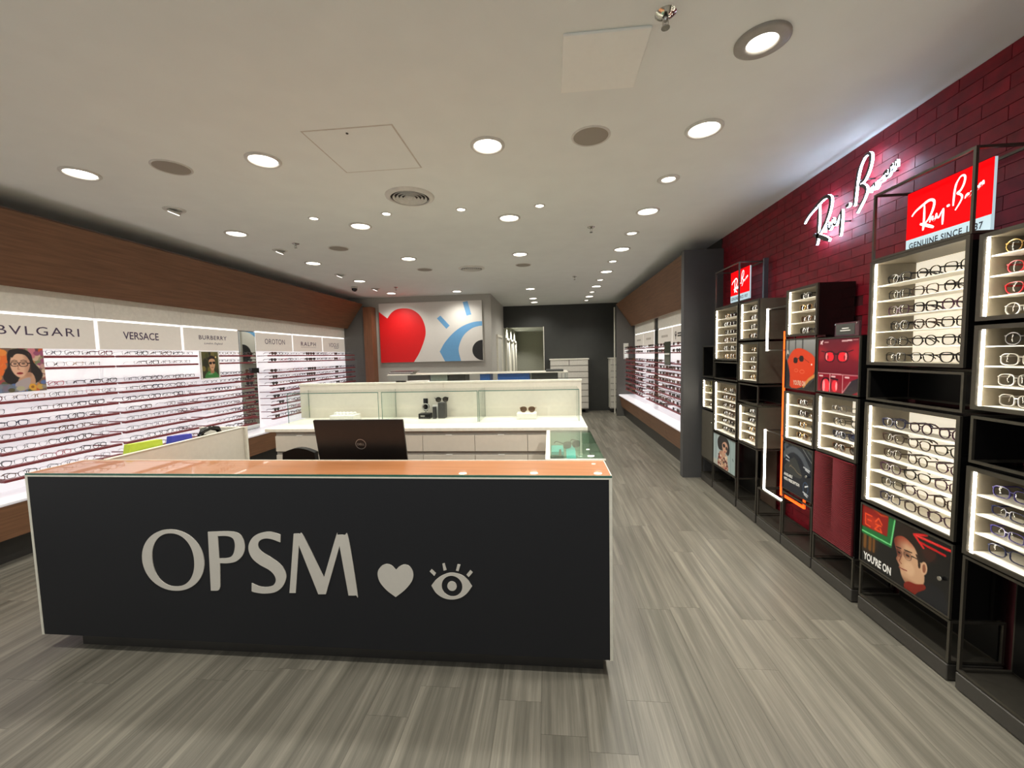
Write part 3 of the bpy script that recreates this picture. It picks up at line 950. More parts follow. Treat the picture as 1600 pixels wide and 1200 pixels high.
BAYS = [(1.85, 2.79, '', ''), (2.80, 3.735, 'BVLGARI', 'first'), (3.755, 4.705, 'VERSACE', 'second'), (4.725, 5.64, 'BURBERRY', 'third'),
        (5.985, 6.90, 'OROTON', 'fourth'), (6.92, 7.86, 'RALPH', 'fifth'), (7.88, 8.775, 'VOGUE', 'sixth')]
FL = face_left(XL)
bay_desc = {'': 'front display bay at the edge of frame, light panel with wine rails', 'first': 'first full display bay, white light panel behind the woman poster', 'second': 'second display bay, white light panel with ten full wine-coloured rails',
            'third': 'third display bay, white light panel behind the small green portrait', 'fourth': 'fourth display bay, white light panel just past the mirror strip',
            'fifth': 'fifth display bay, second past the mirror strip', 'sixth': 'sixth display bay, last one before the grey end panel'}
for bi, (y0, y1, word, nm) in enumerate(BAYS):
    t = thing('display_bay', bay_desc[nm], 'display', (XL, (y0 + y1) / 2, 0.55), 'light panel bays of the long wall')
    obj('light_panel', MB().box(XL, XL + 0.006, y0 - 0.009, y1 + 0.009, 0.552, 2.072), M_PANEL, t)
    obj('cove_panel', MB().box(XL, XL + 0.02, y0 - 0.009, y1 + 0.009, 2.075, 2.284), mat('upper_white_panel', (222, 218, 208), 0.6), t)
    obj('cove_strip', MB().box(XL + 0.007, XL + 0.012, y0 + 0.02, y1 - 0.02, 2.052, 2.062), emis('cove_light', (255, 250, 244), 2.6), t)
    s = obj('header_sign', MB().box(XL + 0.012, XL + 0.022, y0 + 0.012, y1 - 0.012, 1.757, 2.048), M_SIGN, t)
    yc = (y0 + y1) / 2
    if word:
        mb = MB()
        if word == 'BVLGARI': add_text(mb, word, FL, yc + 0.02, 1.915, 0.60, 0.078, 0.0235, spacing=1.2)
        elif word == 'VERSACE': add_text(mb, word, FL, yc - 0.03, 1.91, 0.40, 0.083, 0.0235, bold=0.012)
        elif word == 'BURBERRY':
            add_text(mb, word, FL, yc, 1.93, 0.46, 0.055, 0.0235, bold=0.012, spacing=1.15)
            m2 = add_text(MB(), 'London, England', FL, yc, 1.85, 0.30, 0.035, 0.0235, shear=0.35)
            m2.v = [(p[0] - XL, p[1] - yc, p[2] - 0.55) for p in m2.v]
            link('tagline', m2.mesh('tagline', M_LETTER), s)
        elif word == 'OROTON': add_text(mb, word, FL, yc + 0.0, 1.915, 0.50, 0.085, 0.0235, spacing=1.05)
        elif word == 'RALPH':
            add_text(mb, word, FL, yc, 1.90, 0.48, 0.075, 0.0235, bold=0.014, spacing=1.3)
            mb.prism([[(yc - 0.24, 1.835), (yc + 0.24, 1.835), (yc + 0.24, 1.839), (yc - 0.24, 1.839)]], FL, 0.0225, 0.0235)
        elif word == 'VOGUE':
            add_text(mb, word, FL, yc - 0.02, 1.90, 0.40, 0.085, 0.0235)
            mb.prism([[(yc - 0.02, 1.832), (yc + 0.16, 1.832), (yc + 0.16, 1.842), (yc - 0.02, 1.842)]], FL, 0.0225, 0.0235)
        mb.v = [(p[0] - XL, p[1] - yc, p[2] - 0.55) for p in mb.v]
        link('lettering', mb.mesh('lettering', M_LETTER), s)
    for ri, z in enumerate(RAIL_Z):
        ya, yb = y0 - 0.02, y1 - 0.045
        if nm == 'first' and ri < 3: ya = 3.11
        if nm == 'third' and ri < 3: ya = 4.965
        m = MB().bevbox(RX - 0.024, RX + 0.024, ya, yb, z - 0.021, z, 0.003)
        for yy in (ya + 0.06, yb - 0.06):
            m.box(XL + 0.006, RX - 0.022, yy - 0.006, yy + 0.006, z - 0.015, z - 0.005)
        obj('rail', m, M_MAROON, t)

# tall mirror strip between the third and the fourth bay
t = thing('wall_mirror', 'tall narrow mirror strip between display bays, reflecting the eye picture', 'mirror', (XL, 5.813, 0.56))
mm = MB()
mq = [(5.662, 0.56, 0.006), (5.965, 0.56, 0.019), (5.965, 2.05, 0.033), (5.662, 2.05, 0.020)]   # hung a touch askew
mm._add([(XL, y, z) for y, z, w in mq] + [(XL + w, y, z) for y, z, w in mq], [(0, 1, 2, 3), (7, 6, 5, 4), (0, 4, 5, 1), (1, 5, 6, 2), (2, 6, 7, 3), (3, 7, 4, 0)])
obj('mirror', mm, M_MIRROR, t)
obj('cove_panel', MB().box(XL, XL + 0.02, 5.65, 5.976, 2.06, 2.284), MATS['upper_white_panel'], t)
o = tag(obj('card_holder', MB().bevbox(RX - 0.03, RX + 0.03, 5.56, 5.70, 1.425, 1.50, 0.004), M_BLACK, None, at=(RX, 5.63, 1.425)), 'little black card holder on a rail in front of the mirror strip', 'holder')

# ------------------------------------------------------------------ eyewear on the long wall
er = random.Random(21)
groups = {}
far = MB()
far_mats = []
far_glasses = []
for bi, (y0, y1, word, nm) in enumerate(BAYS):
    if not nm: continue
    for ri, z in enumerate(RAIL_Z):
        ya = y0 + 0.05
        if nm == 'first':
            ya = 3.19 if ri < 3 else 2.76
        if nm == 'third' and ri < 3: ya = 5.03
        y = ya + er.uniform(0, 0.04); k = 0
        while y < y1 - 0.10:
            gap = er.random()
            if gap > 0.07:
                k += 1
                st, th, c = pick_opt(er)
                if nm == 'first' and ri == 2 and k == 1: st, th, c = 'cat', 0.0034, 'pink'
                sun = nm in ('fourth', 'fifth', 'sixth') and k <= (1 if nm != 'fifth' else 2)
                ln = M_LENS
                if sun: st, th, c, ln = 'wayfarer', 0.0036, er.choice(['black', 'dark brown', 'tortoise']), M_SUNLENS
                yaw = math.pi / 2 + er.uniform(-0.16, 0.16)
                loc = (RX + 0.012, y, z)
                word_c = {'silver': 'thin silver', 'gold': 'thin gold', 'grey': 'thin grey'}.get(c, c)
                lab = '%s %s %s, %s pair on the %s rail down, %s long-wall bay' % (word_c, SHAPE_WORD[st], 'sunglasses' if sun else 'eyeglasses', ORD[k], ORD[ri + 1], nm)
                if nm in ('first', 'second', 'third') or sun or (nm == 'fourth'):
                    eyewear_small('sunglasses' if sun else 'eyeglasses', st, th, c, ln, loc, yaw, lab, 'eyewear on the rails of the long wall')
                else:
                    far_glasses.append((st, th, c, ln, loc, yaw))
            y += er.uniform(0.134, 0.150)
def join_eyewear(name, items, label, cat):
    vs, fs, mi, mats = [], [], [], []
    for st, th, c, ln, loc, yaw in items:
        me = eyewear_whole(st, th, c, ln, 10)
        idx = []
        for mm in me.materials:
            if mm not in mats: mats.append(mm)
            idx.append(mats.index(mm))
        M = Matrix.Translation(loc) @ Matrix.Rotation(yaw, 4, 'Z')
        o = len(vs)
        vs += [tuple(M @ v.co) for v in me.vertices]
        for p in me.polygons:
            fs.append([i + o for i in p.vertices]); mi.append(idx[p.material_index])
    me = bpy.data.meshes.new(name)
    me.from_pydata(vs, [], fs)
    for mm in mats: me.materials.append(mm)
    me.polygons.foreach_set('material_index', mi); me.update()
    o = link(name, me)
    return tag(o, label, cat, kind='stuff')
join_eyewear('eyeglasses', far_glasses, 'rows of far eyeglasses on the rails of the fifth and sixth long-wall bays', 'eyeglasses')

# posters standing on the rails
t = thing('poster', 'portrait poster of a dark-haired woman in glasses before colourful flowers', 'poster', (-4.30, 2.92, 1.395))
fnL = face_left(-4.312)
obj('backing_board', MB().box(-4.322, -4.313, 2.738, 3.098, 1.392, 1.752), M_PLASTICW, t)
k = Ink(110, 110, (120, 96, 84))
k.rs = np.random.RandomState(5)
k.speck(70, (0, 1, 0, 1), (0.03, 0.09), [(196, 92, 52), (120, 130, 96), (160, 70, 72), (92, 84, 92), (214, 128, 70), (150, 140, 110), (110, 60, 80)])
k.speck(26, (0, 0.3, 0.35, 1), (0.05, 0.1), [(226, 110, 50), (232, 140, 66), (204, 84, 44)])
k.speck(30, (0, 1, 0, 0.22), (0.04, 0.08), [(92, 112, 162), (112, 132, 180), (198, 160, 80), (86, 88, 64), (150, 142, 128)])
k.speck(18, (0.75, 1, 0.3, 1), (0.04, 0.08), [(196, 120, 130), (204, 176, 150), (150, 80, 110), (190, 150, 140)])
k.blur(2)
k.poly([(0.40, 0.96), (0.62, 0.98), (0.76, 0.88), (0.80, 0.68), (0.90, 0.52), (0.95, 0.36), (0.86, 0.22), (0.70, 0.16), (0.5, 0.2), (0.32, 0.2), (0.24, 0.34), (0.28, 0.48), (0.34, 0.6), (0.34, 0.8)], (38, 32, 32), smooth=4)
k.poly([(0.60, 0.42), (0.76, 0.42), (0.80, 0.18), (0.62, 0.10), (0.48, 0.22)], (196, 150, 122), smooth=3)
k.poly([(0.46, 0.88), (0.62, 0.90), (0.71, 0.80), (0.73, 0.62), (0.68, 0.46), (0.58, 0.345), (0.50, 0.34), (0.42, 0.44), (0.38, 0.60), (0.40, 0.78)], (222, 176, 148), smooth=4)
k.tint(lambda u, v: np.clip((u - 0.60) * 6, 0, 0.35) * (v > 0.34) * (u < 0.74) * (v < 0.88), (150, 100, 80))
k.poly([(0.40, 0.90), (0.55, 0.93), (0.72, 0.86), (0.74, 0.70), (0.66, 0.84), (0.5, 0.87), (0.42, 0.78)], (40, 33, 33), smooth=3)
k.blur(1)
k.line([(0.405, 0.706), (0.455, 0.728), (0.505, 0.712)], 0.013, (60, 40, 34)).line([(0.568, 0.714), (0.62, 0.728), (0.678, 0.704)], 0.013, (60, 40, 34))
k.ell(0.465, 0.645, 0.034, 0.016, (60, 44, 40)).ell(0.61, 0.645, 0.036, 0.016, (60, 44, 40))
k.ring(0.46, 0.64, 0.072, 0.056, 0.014, (40, 22, 22), e=3).ring(0.615, 0.635, 0.080, 0.058, 0.014, (40, 22, 22), e=3)
k.line([(0.69, 0.65), (0.80, 0.66)], 0.022, (40, 22, 22))
k.line([(0.525, 0.62), (0.505, 0.52), (0.535, 0.515)], 0.016, (178, 124, 100))
k.ell(0.535, 0.425, 0.058, 0.024, (150, 44, 48)).line([(0.48, 0.428), (0.59, 0.426)], 0.009, (96, 24, 30))
k.poly([(0.44, 0.2), (0.6, 0.3), (0.72, 0.3), (0.64, 0.06), (0.46, 0.02)], (172, 158, 160), smooth=3)
k.ell(0.74, 0.10, 0.07, 0.075, (220, 160, 60)).ell(0.74, 0.10, 0.03, 0.03, (150, 96, 40))
k.poly([(0.0, 0.14), (0.2, 0.2), (0.4, 0.16), (0.5, 0.06), (0.4, 0.0), (0, 0)], (112, 124, 148), 0.75, smooth=3)
k.ell(0.52, 0.08, 0.08, 0.05, (176, 170, 140)).ell(0.36, 0.05, 0.06, 0.05, (90, 84, 62))
k.blur(1)
add_print('print', k, fnL, 2.74, 3.096, 1.394, 1.75, t)

t = thing('poster', 'small white-framed portrait of a person in green wearing sunglasses', 'poster', (-4.30, 4.80, 1.39))
fnL2 = face_left(-4.312)
f = MB().box(-4.322, -4.306, 4.66, 4.675, 1.388, 1.742).box(-4.322, -4.306, 4.932, 4.947, 1.388, 1.742).box(-4.322, -4.306, 4.675, 4.932, 1.388, 1.40).box(-4.322, -4.306, 4.675, 4.932, 1.73, 1.742).box(-4.322, -4.3135, 4.675, 4.932, 1.40, 1.73)
obj('frame', f, M_PLASTICW, t)
k = Ink(70, 90, (58, 62, 40))
k.grad(lambda u, v: v * 0.8 + 0.1, (40, 44, 34), (104, 100, 56))
k.speck(20, (0, 1, 0.3, 1), (0.05, 0.14), [(70, 76, 44), (120, 110, 60), (48, 50, 36)]); k.blur(4)
k.ell(0.86, 0.80, 0.04, 0.035, (250, 214, 150))
k.poly([(0.2, 0), (0.22, 0.16), (0.42, 0.26), (0.7, 0.26), (0.92, 0.14), (0.95, 0)], (64, 128, 66), smooth=3)
k.poly([(0.5, 0.18), (0.72, 0.18), (0.72, 0.36), (0.5, 0.36)], (168, 122, 92))
k.poly([(0.44, 0.70), (0.6, 0.78), (0.78, 0.70), (0.80, 0.5), (0.72, 0.34), (0.62, 0.28), (0.52, 0.34), (0.45, 0.5)], (206, 160, 124), smooth=3)
k.poly([(0.40, 0.60), (0.42, 0.78), (0.58, 0.86), (0.78, 0.80), (0.84, 0.62), (0.8, 0.7), (0.62, 0.74), (0.46, 0.7)], (42, 30, 24), smooth=3)
k.ell(0.53, 0.57, 0.085, 0.05, (30, 22, 20), e=3).ell(0.73, 0.58, 0.075, 0.05, (30, 22, 20), e=3).line([(0.55, 0.6), (0.75, 0.61)], 0.02, (30, 22, 20))
k.line([(0.57, 0.40), (0.68, 0.40)], 0.018, (140, 70, 60))
k.poly([(0.36, 0.13), (0.62, 0.13), (0.62, 0.18), (0.36, 0.18)], (150, 190, 150), 0.7)
k.blur(1)
add_print('print', k, fnL2, 4.675, 4.932, 1.40, 1.73, t, w=0.0002)

# ================================================================== SHORT EYEWEAR WALL BEYOND THE PILLAR
led2 = thing('display_ledge', 'shorter white ledge with walnut base beyond the slate pillar', 'ledge', (1.9, 7.8, 0))
obj('ledge_top', MB().prism([[(XR - 0.002, 0.55), (1.735, 0.55), (1.722, 0.545), (1.718, 0.535), (1.722, 0.52), (1.735, 0.512), (XR - 0.002, 0.512)]], along_y(0), 5.345, 10.42), MATS['ledge_white_glow'], led2)
for k in range(5):
    y0 = 5.345 + 1.015 * k
    obj('fascia_panel', MB().prism([[(1.73, 0.511), (1.79, 0.235), (1.82, 0.235), (1.76, 0.511)]], along_y(0), y0, y0 + 1.011), M_WALNUT, led2)
obj('kickplate', MB().box(1.86, 1.90, 5.345, 10.42, 0, 0.30), M_KICK, led2)
FRW = face_right(XR)
RX2 = 1.885
BAY2 = [(5.37, 6.30, 'front'), (6.32, 7.24, 'second'), (7.26, 8.16, 'third'), (8.47, 9.38, 'fourth'), (9.40, 10.33, 'last')]
sr = random.Random(5)
far_sun = []
for bi, (y0, y1, nm) in enumerate(BAY2):
    t = thing('display_bay', '%s light panel bay of the short eyewear wall past the pillar' % nm, 'display', (XR, (y0 + y1) / 2, 0.55), 'light panel bays of the short wall')
    obj('light_panel', MB().box(XR - 0.006, XR, y0 - 0.009, y1 + 0.009, 0.552, 2.04), M_PANEL, t)
    obj('cove_panel', MB().box(XR - 0.02, XR, y0 - 0.009, y1 + 0.009, 2.045, 2.26), MATS['upper_white_panel'], t)
    obj('cove_strip', MB().box(XR - 0.012, XR - 0.007, y0 + 0.02, y1 - 0.02, 2.024, 2.034), MATS['cove_light'], t)
    s = obj('header_sign', MB().box(XR - 0.022, XR - 0.012, y0 + 0.012, y1 - 0.012, 1.735, 2.02), M_SIGN, t)
    yc = (y0 + y1) / 2; mb = MB()
    if bi == 0:
        mb.prism([ellipse(yc + 0.08, 1.91, 0.14, 0.062, 36, 2.6), ellipse(yc + 0.08, 1.91, 0.10, 0.036, 36, 2.6)], FRW, 0.0225, 0.0235)
        for q in range(6):
            mb.box(XR - 0.0235, XR - 0.0225, yc - 0.2 + 0.075 * q, yc - 0.16 + 0.075 * q, 1.79, 1.825)
    elif bi == 1:
        mb.prism([ellipse(yc + 0.26, 1.89, 0.05, 0.045, 20), ellipse(yc + 0.255, 1.9, 0.02, 0.02, 20)], FRW, 0.0225, 0.0235)
        mb.box(XR - 0.0235, XR - 0.0225, yc + 0.25, yc + 0.275, 1.80, 1.87)
        for zz in (1.895, 1.855):
            mb.box(XR - 0.0235, XR - 0.0225, yc - 0.08, yc + 0.16, zz - 0.013, zz + 0.013)
    else:
        for q in range(7):
            mb.box(XR - 0.0235, XR - 0.0225, yc - 0.2 + 0.06 * q, yc - 0.165 + 0.06 * q, 1.86, 1.90)
    mb.v = [(p[0] - XR, p[1] - yc, p[2] - 0.55) for p in mb.v]
    link('lettering', mb.mesh('lettering', mat('sign_lettering_dark', (62, 58, 54) if bi < 2 else (150, 140, 128), 0.5) if bi < 2 else mat('sign_lettering_faint', (160, 150, 138), 0.5)), s)
    for ri, z in enumerate(RAIL_Z):
        z -= 0.0
        m = MB().bevbox(RX2 - 0.024, RX2 + 0.024, y0 - 0.03, y1 - 0.03, z - 0.018, z, 0.003)
        for yy in (y0 + 0.06, y1 - 0.1):
            m.box(RX2 + 0.022, XR - 0.006, yy - 0.006, yy + 0.006, z - 0.015, z - 0.005)
        obj('rail', m, M_MAROON, t)
        y = y0 + 0.06; k = 0
        while y < y1 - 0.1:
            blocked = ri < 3 and ((6.42 < y < 6.80) or (5.5 < y < 5.85))
            if not blocked and sr.random() > 0.1:
                k += 1
                c = sr.choice(['black', 'black', 'dark brown', 'tortoise', 'burgundy', 'gold', 'silver'])
                st = sr.choice(['wayfarer', 'square', 'aviator', 'round'])
                ln, yaw = sr.choice([M_SUNLENS, M_SUNLENS, M_BROWNLENS]), -math.pi / 2 + sr.uniform(-0.12, 0.12)
                if bi > 2:
                    far_sun.append((st, 0.003 if c not in ('gold', 'silver') else 0.0014, c, ln, (RX2 - 0.012, y, z), yaw))
                else:
                  eyewear_small('sunglasses', st, 0.003 if c not in ('gold', 'silver') else 0.0014, c, ln, (RX2 - 0.012, y, z), yaw,
                              '%s %s sunglasses, %s pair on the %s rail down, %s short-wall bay' % (c, SHAPE_WORD[st], ORD[k], ORD[ri + 1], nm), 'sunglasses on the rails of the short wall', 8)
            y += sr.uniform(0.165, 0.20)
join_eyewear('sunglasses', far_sun, 'rows of tiny sunglasses on rails of the last two short-wall bays', 'sunglasses')
t = thing('wall_mirror', 'tall narrow mirror strip in the short eyewear wall', 'mirror', (XR, 8.315, 0.56))
obj('mirror', MB().box(XR - 0.012, XR, 8.18, 8.455, 0.56, 2.02), M_MIRROR, t)
for nm, ya, yb in (('farther', 6.46, 6.76), ('nearer', 5.53, 5.83)):
    t = thing('framed_panel', '%s dark glossy portrait panel standing on the rails of the short wall' % nm, 'panel', (1.845, (ya + yb) / 2, 1.40))
    obj('board', MB().bevbox(1.838, 1.852, ya, yb, 1.385, 1.755, 0.003), mat('dark_gloss_panel', (58, 62, 52), 0.15), t)
    obj('label_strip', MB().box(1.836, 1.838, ya + 0.02, yb - 0.02, 1.55, 1.575), M_PLASTICW, t)
t = thing('wall_picture', 'tiny white-framed mirror on the dark end panel of the short wall', 'picture', (1.9, 10.42, 1.45))
obj('frame', MB().box(1.84, 1.86, 10.40, 10.42, 1.44, 1.83).box(1.94, 1.96, 10.40, 10.42, 1.44, 1.83).box(1.86, 1.94, 10.40, 10.42, 1.44, 1.46).box(1.86, 1.94, 10.40, 10.42, 1.81, 1.83), M_PLASTICW, t)
obj('mirror', MB().box(1.86, 1.94, 10.41, 10.42, 1.46, 1.81), M_MIRROR, t)

# ================================================================== MODULAR DISPLAY TOWERS ON THE RED WALL
XF, XB = 1.86, 2.10      # cube fronts and backs
def lit_cube(y0, y1, z0, z1, rows, label, white_back=True, extra=None):
    t = thing('display_cube', label, 'display cube', (2.0, (y0 + y1) / 2, z0), 'lit eyewear cubes on the red wall')
    th = 0.012
    sh = MB().box(XF + 0.006, XB, y0, y1, z0, z0 + th).box(XF + 0.006, XB, y0, y1, z1 - th, z1).box(XF + 0.006, XB, y0, y0 + th, z0 + th, z1 - th).box(XF + 0.006, XB, y1 - th, y1, z0 + th, z1 - th).box(XB - 0.008, XB, y0 + th, y1 - th, z0 + th, z1 - th)
    obj('shell', sh, extra or M_BLACK, t)
    a, b, c, d = y0 + th, y1 - th, z0 + th, z1 - th
    li = MB().box(XF + 0.012, XB - 0.012, a, a + 0.003, c, d).box(XF + 0.012, XB - 0.012, b - 0.003, b, c, d).box(XF + 0.012, XB - 0.012, a + 0.003, b - 0.003, d - 0.003, d)
    obj('liner', li, M_LINER, t)
    obj('floor_panel', MB().box(XF + 0.012, XB - 0.012, a + 0.003, b - 0.003, c, c + 0.003), M_SHELF, t)
    obj('back_panel', MB().box(XB - 0.012, XB - 0.008, a, b, c, d), M_CUBEBACK if white_back else M_LINER, t)
    w = 0.018
    obj('front_trim', MB().box(XF - 0.006, XF + 0.006, y0, y0 + w, z0, z1).box(XF - 0.006, XF + 0.006, y1 - w, y1, z0, z1).box(XF - 0.006, XF + 0.006, y0 + w, y1 - w, z0, z0 + w).box(XF - 0.006, XF + 0.006, y0 + w, y1 - w, z1 - w, z1), M_GUN, t)
    obj('led_strip', MB().box(XF + 0.010, XF + 0.018, b - 0.010, b - 0.004, c + 0.008, d - 0.008), M_LED, t, ) ['label'] = 'glowing strip at the far inner edge'
    obj('led_strip', MB().box(XF + 0.010, XF + 0.018, a + 0.004, a + 0.010, c + 0.008, d - 0.008), M_LED, t)
    zs = [c + 0.004]
    for k in range(1, rows):
        z = c + 0.004 + 0.087 * k
        obj('shelf', MB().box(XF + 0.030, XB - 0.095, a + 0.004, b - 0.004, z - 0.005, z), M_SHELF, t)
        zs.append(z)
    return t, zs
def frame_box(mb, y0, y1, z0, z1, x0=XF, x1=XB, w=0.012, bottom=True):
    """thin square bars along all edges"""
    for xx in (x0, x1 - w):
        for yy in (y0, y1 - w):
            mb.box(xx, xx + w, yy, yy + w, z0, z1)
        for zz in ((z0, z1 - w) if bottom else (z1 - w,)):
            mb.box(xx, xx + w, y0 + w, y1 - w, zz, zz + w)
    for yy in (y0, y1 - w):
        for zz in ((z0, z1 - w) if bottom else (z1 - w,)):
            mb.box(x0 + w, x1 - w, yy, yy + w, zz, zz + w)
    return mb
M_BROWNP = mat('brown_panel', (70, 54, 44), 0.3)
def open_frame(y0, y1, z0, z1, label, back=None, sides=False, m=None):
    t = thing('open_frame', label, 'frame', (2.0, (y0 + y1) / 2, z0), 'open metal frames of the towers')
    obj('bars', frame_box(MB(), y0, y1, z0, z1), m or M_GUN, t)
    if back:
        obj('back_panel', MB().box(XB - 0.020, XB - 0.013, y0 + (0.09 if back is M_BROWNP else 0.013), y1 - 0.013, z0 + 0.013, z1 - 0.013), back, t)
    if sides:
        obj('side_panel', MB().box(XF + 0.013, XB - 0.021, y1 - 0.009, y1 - 0.004, z0 + 0.013, z1 - 0.013), back, t)
    return t
def plinth(y0, y1, label):
    t = thing('plinth', label, 'plinth', (2.0, (y0 + y1) / 2, 0), 'tower plinths')
    obj('base', MB().bevbox(XF - 0.004, XB, y0, y1, 0.006, 0.083, 0.003), M_PLINTH, t)
    obj('top_strip', MB().box(XF + 0.004, XB - 0.004, y0 + 0.006, y1 - 0.006, 0.083, 0.089), M_GUN, t)
    obj('feet', MB().box(XF + 0.02, XB - 0.02, y0 + 0.02, y0 + 0.05, 0, 0.006).box(XF + 0.02, XB - 0.02, y1 - 0.05, y1 - 0.02, 0, 0.006), M_BLACKM, t)
C1, C2, C3, CG, C4, C5, C6, C7 = (4.835, 5.17), (4.238, 4.81), (3.832, 4.207), (3.425, 3.805), (3.035, 3.412), (2.628, 3.022), (2.012, 2.575), (1.40, 1.972)
tower = {1: 'tower next to the pillar', 2: 'tower under the small lightbox', 3: 'third tower from the pillar', 4: 'gap tower with orange light', 5: 'tower with the orange poster', 6: 'tower with the red poster', 7: 'tower under the large lightbox', 8: 'front tower at frame edge'}
for i, c in enumerate((C1, C2, C3, CG, C4, C5, C6, C7)):
    plinth(c[0], c[1], 'dark metal plinth of the %s' % tower[i + 1])

def fill(t_label, y0, y1, zs, kind, choices, n, seedv, start=0.105, step=0.165, small=False, size=1.0):
    r = random.Random(seedv)
    for ri, z in enumerate(zs):
        for k in range(n):
            st, th, c, ln = choices(r, ri, k)
            y = y1 - start - step * k + r.uniform(-0.008, 0.008)
            rank = len(zs) - ri
            lab = '%s %s %s, %s pair, %s shelf down, %s' % (c, SHAPE_WORD[st], kind, ORD[k + 1], ORD[rank], t_label)
            f = eyewear_small if small else eyewear
            f(kind, st, th, c, ln, (1.935 + r.uniform(-0.004, 0.004), y, z), -math.pi / 2 + r.uniform(-0.10, 0.10), lab, 'eyewear in the lit cubes', **({} if small else {'size': size}))
def ch_dark(r, ri, k):
    c = r.choice(['black', 'black', 'dark brown', 'plum', 'black', 'black'])
    return r.choice(['square', 'wayfarer', 'square', 'round', 'wayfarer']), r.choice([0.0024, 0.0032, 0.0038]), c, M_LENS
def ch_low(r, ri, k):
    c = r.choice(['plum', 'black', 'plum', 'navy', 'plum', 'dark brown'])
    return r.choice(['wayfarer', 'wayfarer', 'square', 'round']), r.choice([0.0022, 0.0028, 0.0034]), c, M_LENS
def ch_sun(r, ri, k):
    c = r.choice(['black', 'dark brown', 'tortoise', 'black', 'gold'])
    return r.choice(['wayfarer', 'square', 'round', 'wayfarer']), 0.0034 if c != 'gold' else 0.0014, c, r.choice([M_SUNLENS, M_SUNLENS, M_BROWNLENS])
def ch_olive(r, ri, k):
    return 'wayfarer', 0.0034, 'olive yellow' if ri > 1 else 'dark brown', M_SUNLENS
# --- tower next to the pillar
open_frame(*C1, 0.09, 0.295, 'low open frame of the tower next to the pillar', M_BLACKM)
t = thing('cabinet', 'narrow grey locker door with a tiny bright lock beside the pillar', 'cabinet', (2.0, 5.0, 0.30))
obj('body', MB().box(XF + 0.008, XB, C1[0], C1[1], 0.30, 0.885), M_BLACK, t)
dd = obj('door', MB().bevbox(XF - 0.004, XF + 0.007, C1[0] + 0.003, C1[1] - 0.003, 0.303, 0.882, 0.002), mat('grey_door', (92, 88, 78), 0.4, metal=0.3), t)
obj('lock', MB().cyl((XF - 0.008, C1[0] + 0.03, 0.76), 0.009, 0.006, 14, 'X'), M_CHROME, dd)
t, zs = lit_cube(*C1, 0.905, 1.262, 4, 'lit cube with four rows of olive and brown sunglasses beside the pillar')
fill('cube by the pillar', C1[0], C1[1], zs, 'sunglasses', ch_olive, 2, 31, start=0.10, step=0.15, small=True)
open_frame(*C1, 1.285, 1.655, 'empty dark niche above the olive sunglasses by the pillar', M_BLACKM, True)
t = thing('ornament', 'small white looped ornament in the dark niche by the pillar', 'ornament', (1.95, 4.98, 1.297))
obj('base', MB().cyl((0, 0, 0), 0.03, 0.006, 18), M_BLACKM, t, world=False)
obj('loops', MB().tube([(0.03 * math.cos(a) * 0.6, 0.035 * math.cos(a), 0.045 + 0.04 * math.sin(a)) for a in [i * math.pi / 8 for i in range(16)]], 0.006, 6, closed=True).tube([(0.02 * math.sin(a), 0.03 * math.cos(a) - 0.02, 0.035 + 0.028 * math.sin(a)) for a in [i * math.pi / 8 for i in range(16)]], 0.005, 6, closed=True), M_PLASTICW, t, world=False)
# --- tower under the small lightbox
open_frame(*C2, 0.09, 0.30, 'low open frame under the floral woman poster', M_BLACKM)
t, zs = lit_cube(*C2, 0.688, 1.262, 6, 'lower lit cube with six rows of sunglasses above the floral woman poster')
fill('cube above floral poster', C2[0], C2[1], zs, 'sunglasses', ch_sun, 3, 32, start=0.12, step=0.165, small=True)
open_frame(*C2, 1.282, 1.475, 'empty black frame between the two six-row sunglasses cubes', M_BLACKM, True)
t, zs = lit_cube(*C2, 1.492, 2.055, 6, 'upper lit cube with six rows of sunglasses below the small lightbox')
fill('cube below small lightbox', C2[0], C2[1], zs, 'sunglasses', ch_sun, 3, 33, start=0.12, step=0.165, small=True)
# --- third tower
M_BROWNP = mat('brown_panel', (70, 54, 44), 0.3)
open_frame(*C3, 0.09, 0.69, 'tall open frame with brown back panel in the third tower', M_BROWNP)
for (za, zb, lb, sd) in ((0.70, 1.075, 'lower', 34), (1.295, 1.668, 'middle', 35), (1.688, 2.052, 'upper', 36)):
    t, zs = lit_cube(*C3, za, zb, 4, '%s four-row sunglasses cube of the third tower, bronze side panel' % lb, extra=M_BRONZE)
    fill('%s cube, third tower' % lb, C3[0], C3[1], zs, 'sunglasses', ch_sun, 2, sd, start=0.11, step=0.16, small=True)
open_frame(*C3, 1.095, 1.275, 'empty black frame between two sunglasses cubes of the third tower', M_BLACKM, True)
# --- gap tower: two frames edged in light and the orange tube
open_frame(*CG, 0.09, 0.355, 'low bare frame under the white light rectangle', None)
def light_frame(z0, z1, label):
    t = thing('light_frame', label, 'light', (1.88, 3.6, z0), 'white light frames')
    f = MB()
    y0, y1 = 3.43, 3.715
    obj('bars', frame_box(f, y0, y1, z0, z1, 1.872, XB, 0.010), M_GUN, t)
    obj('led_strip', MB().box(1.862, 1.872, y1 - 0.018, y1, z0, z1), emis('led_frame_light', (255, 246, 232), 11.0), t)
    if z0 < 1:
        obj('led_strip', MB().box(1.862, 1.872, y0, y1 - 0.018, z0, z0 + 0.010), MATS['led_frame_light'], t)
light_frame(0.362, 0.90, 'open frame edged by a bright white light tube beside the navy poster')
light_frame(1.585, 1.945, 'open frame with one white light tube between the sunglasses towers')
t = thing('neon_frame', 'thin glowing orange light frame behind the orange and navy posters', 'light', (1.885, 3.3, 0.40))
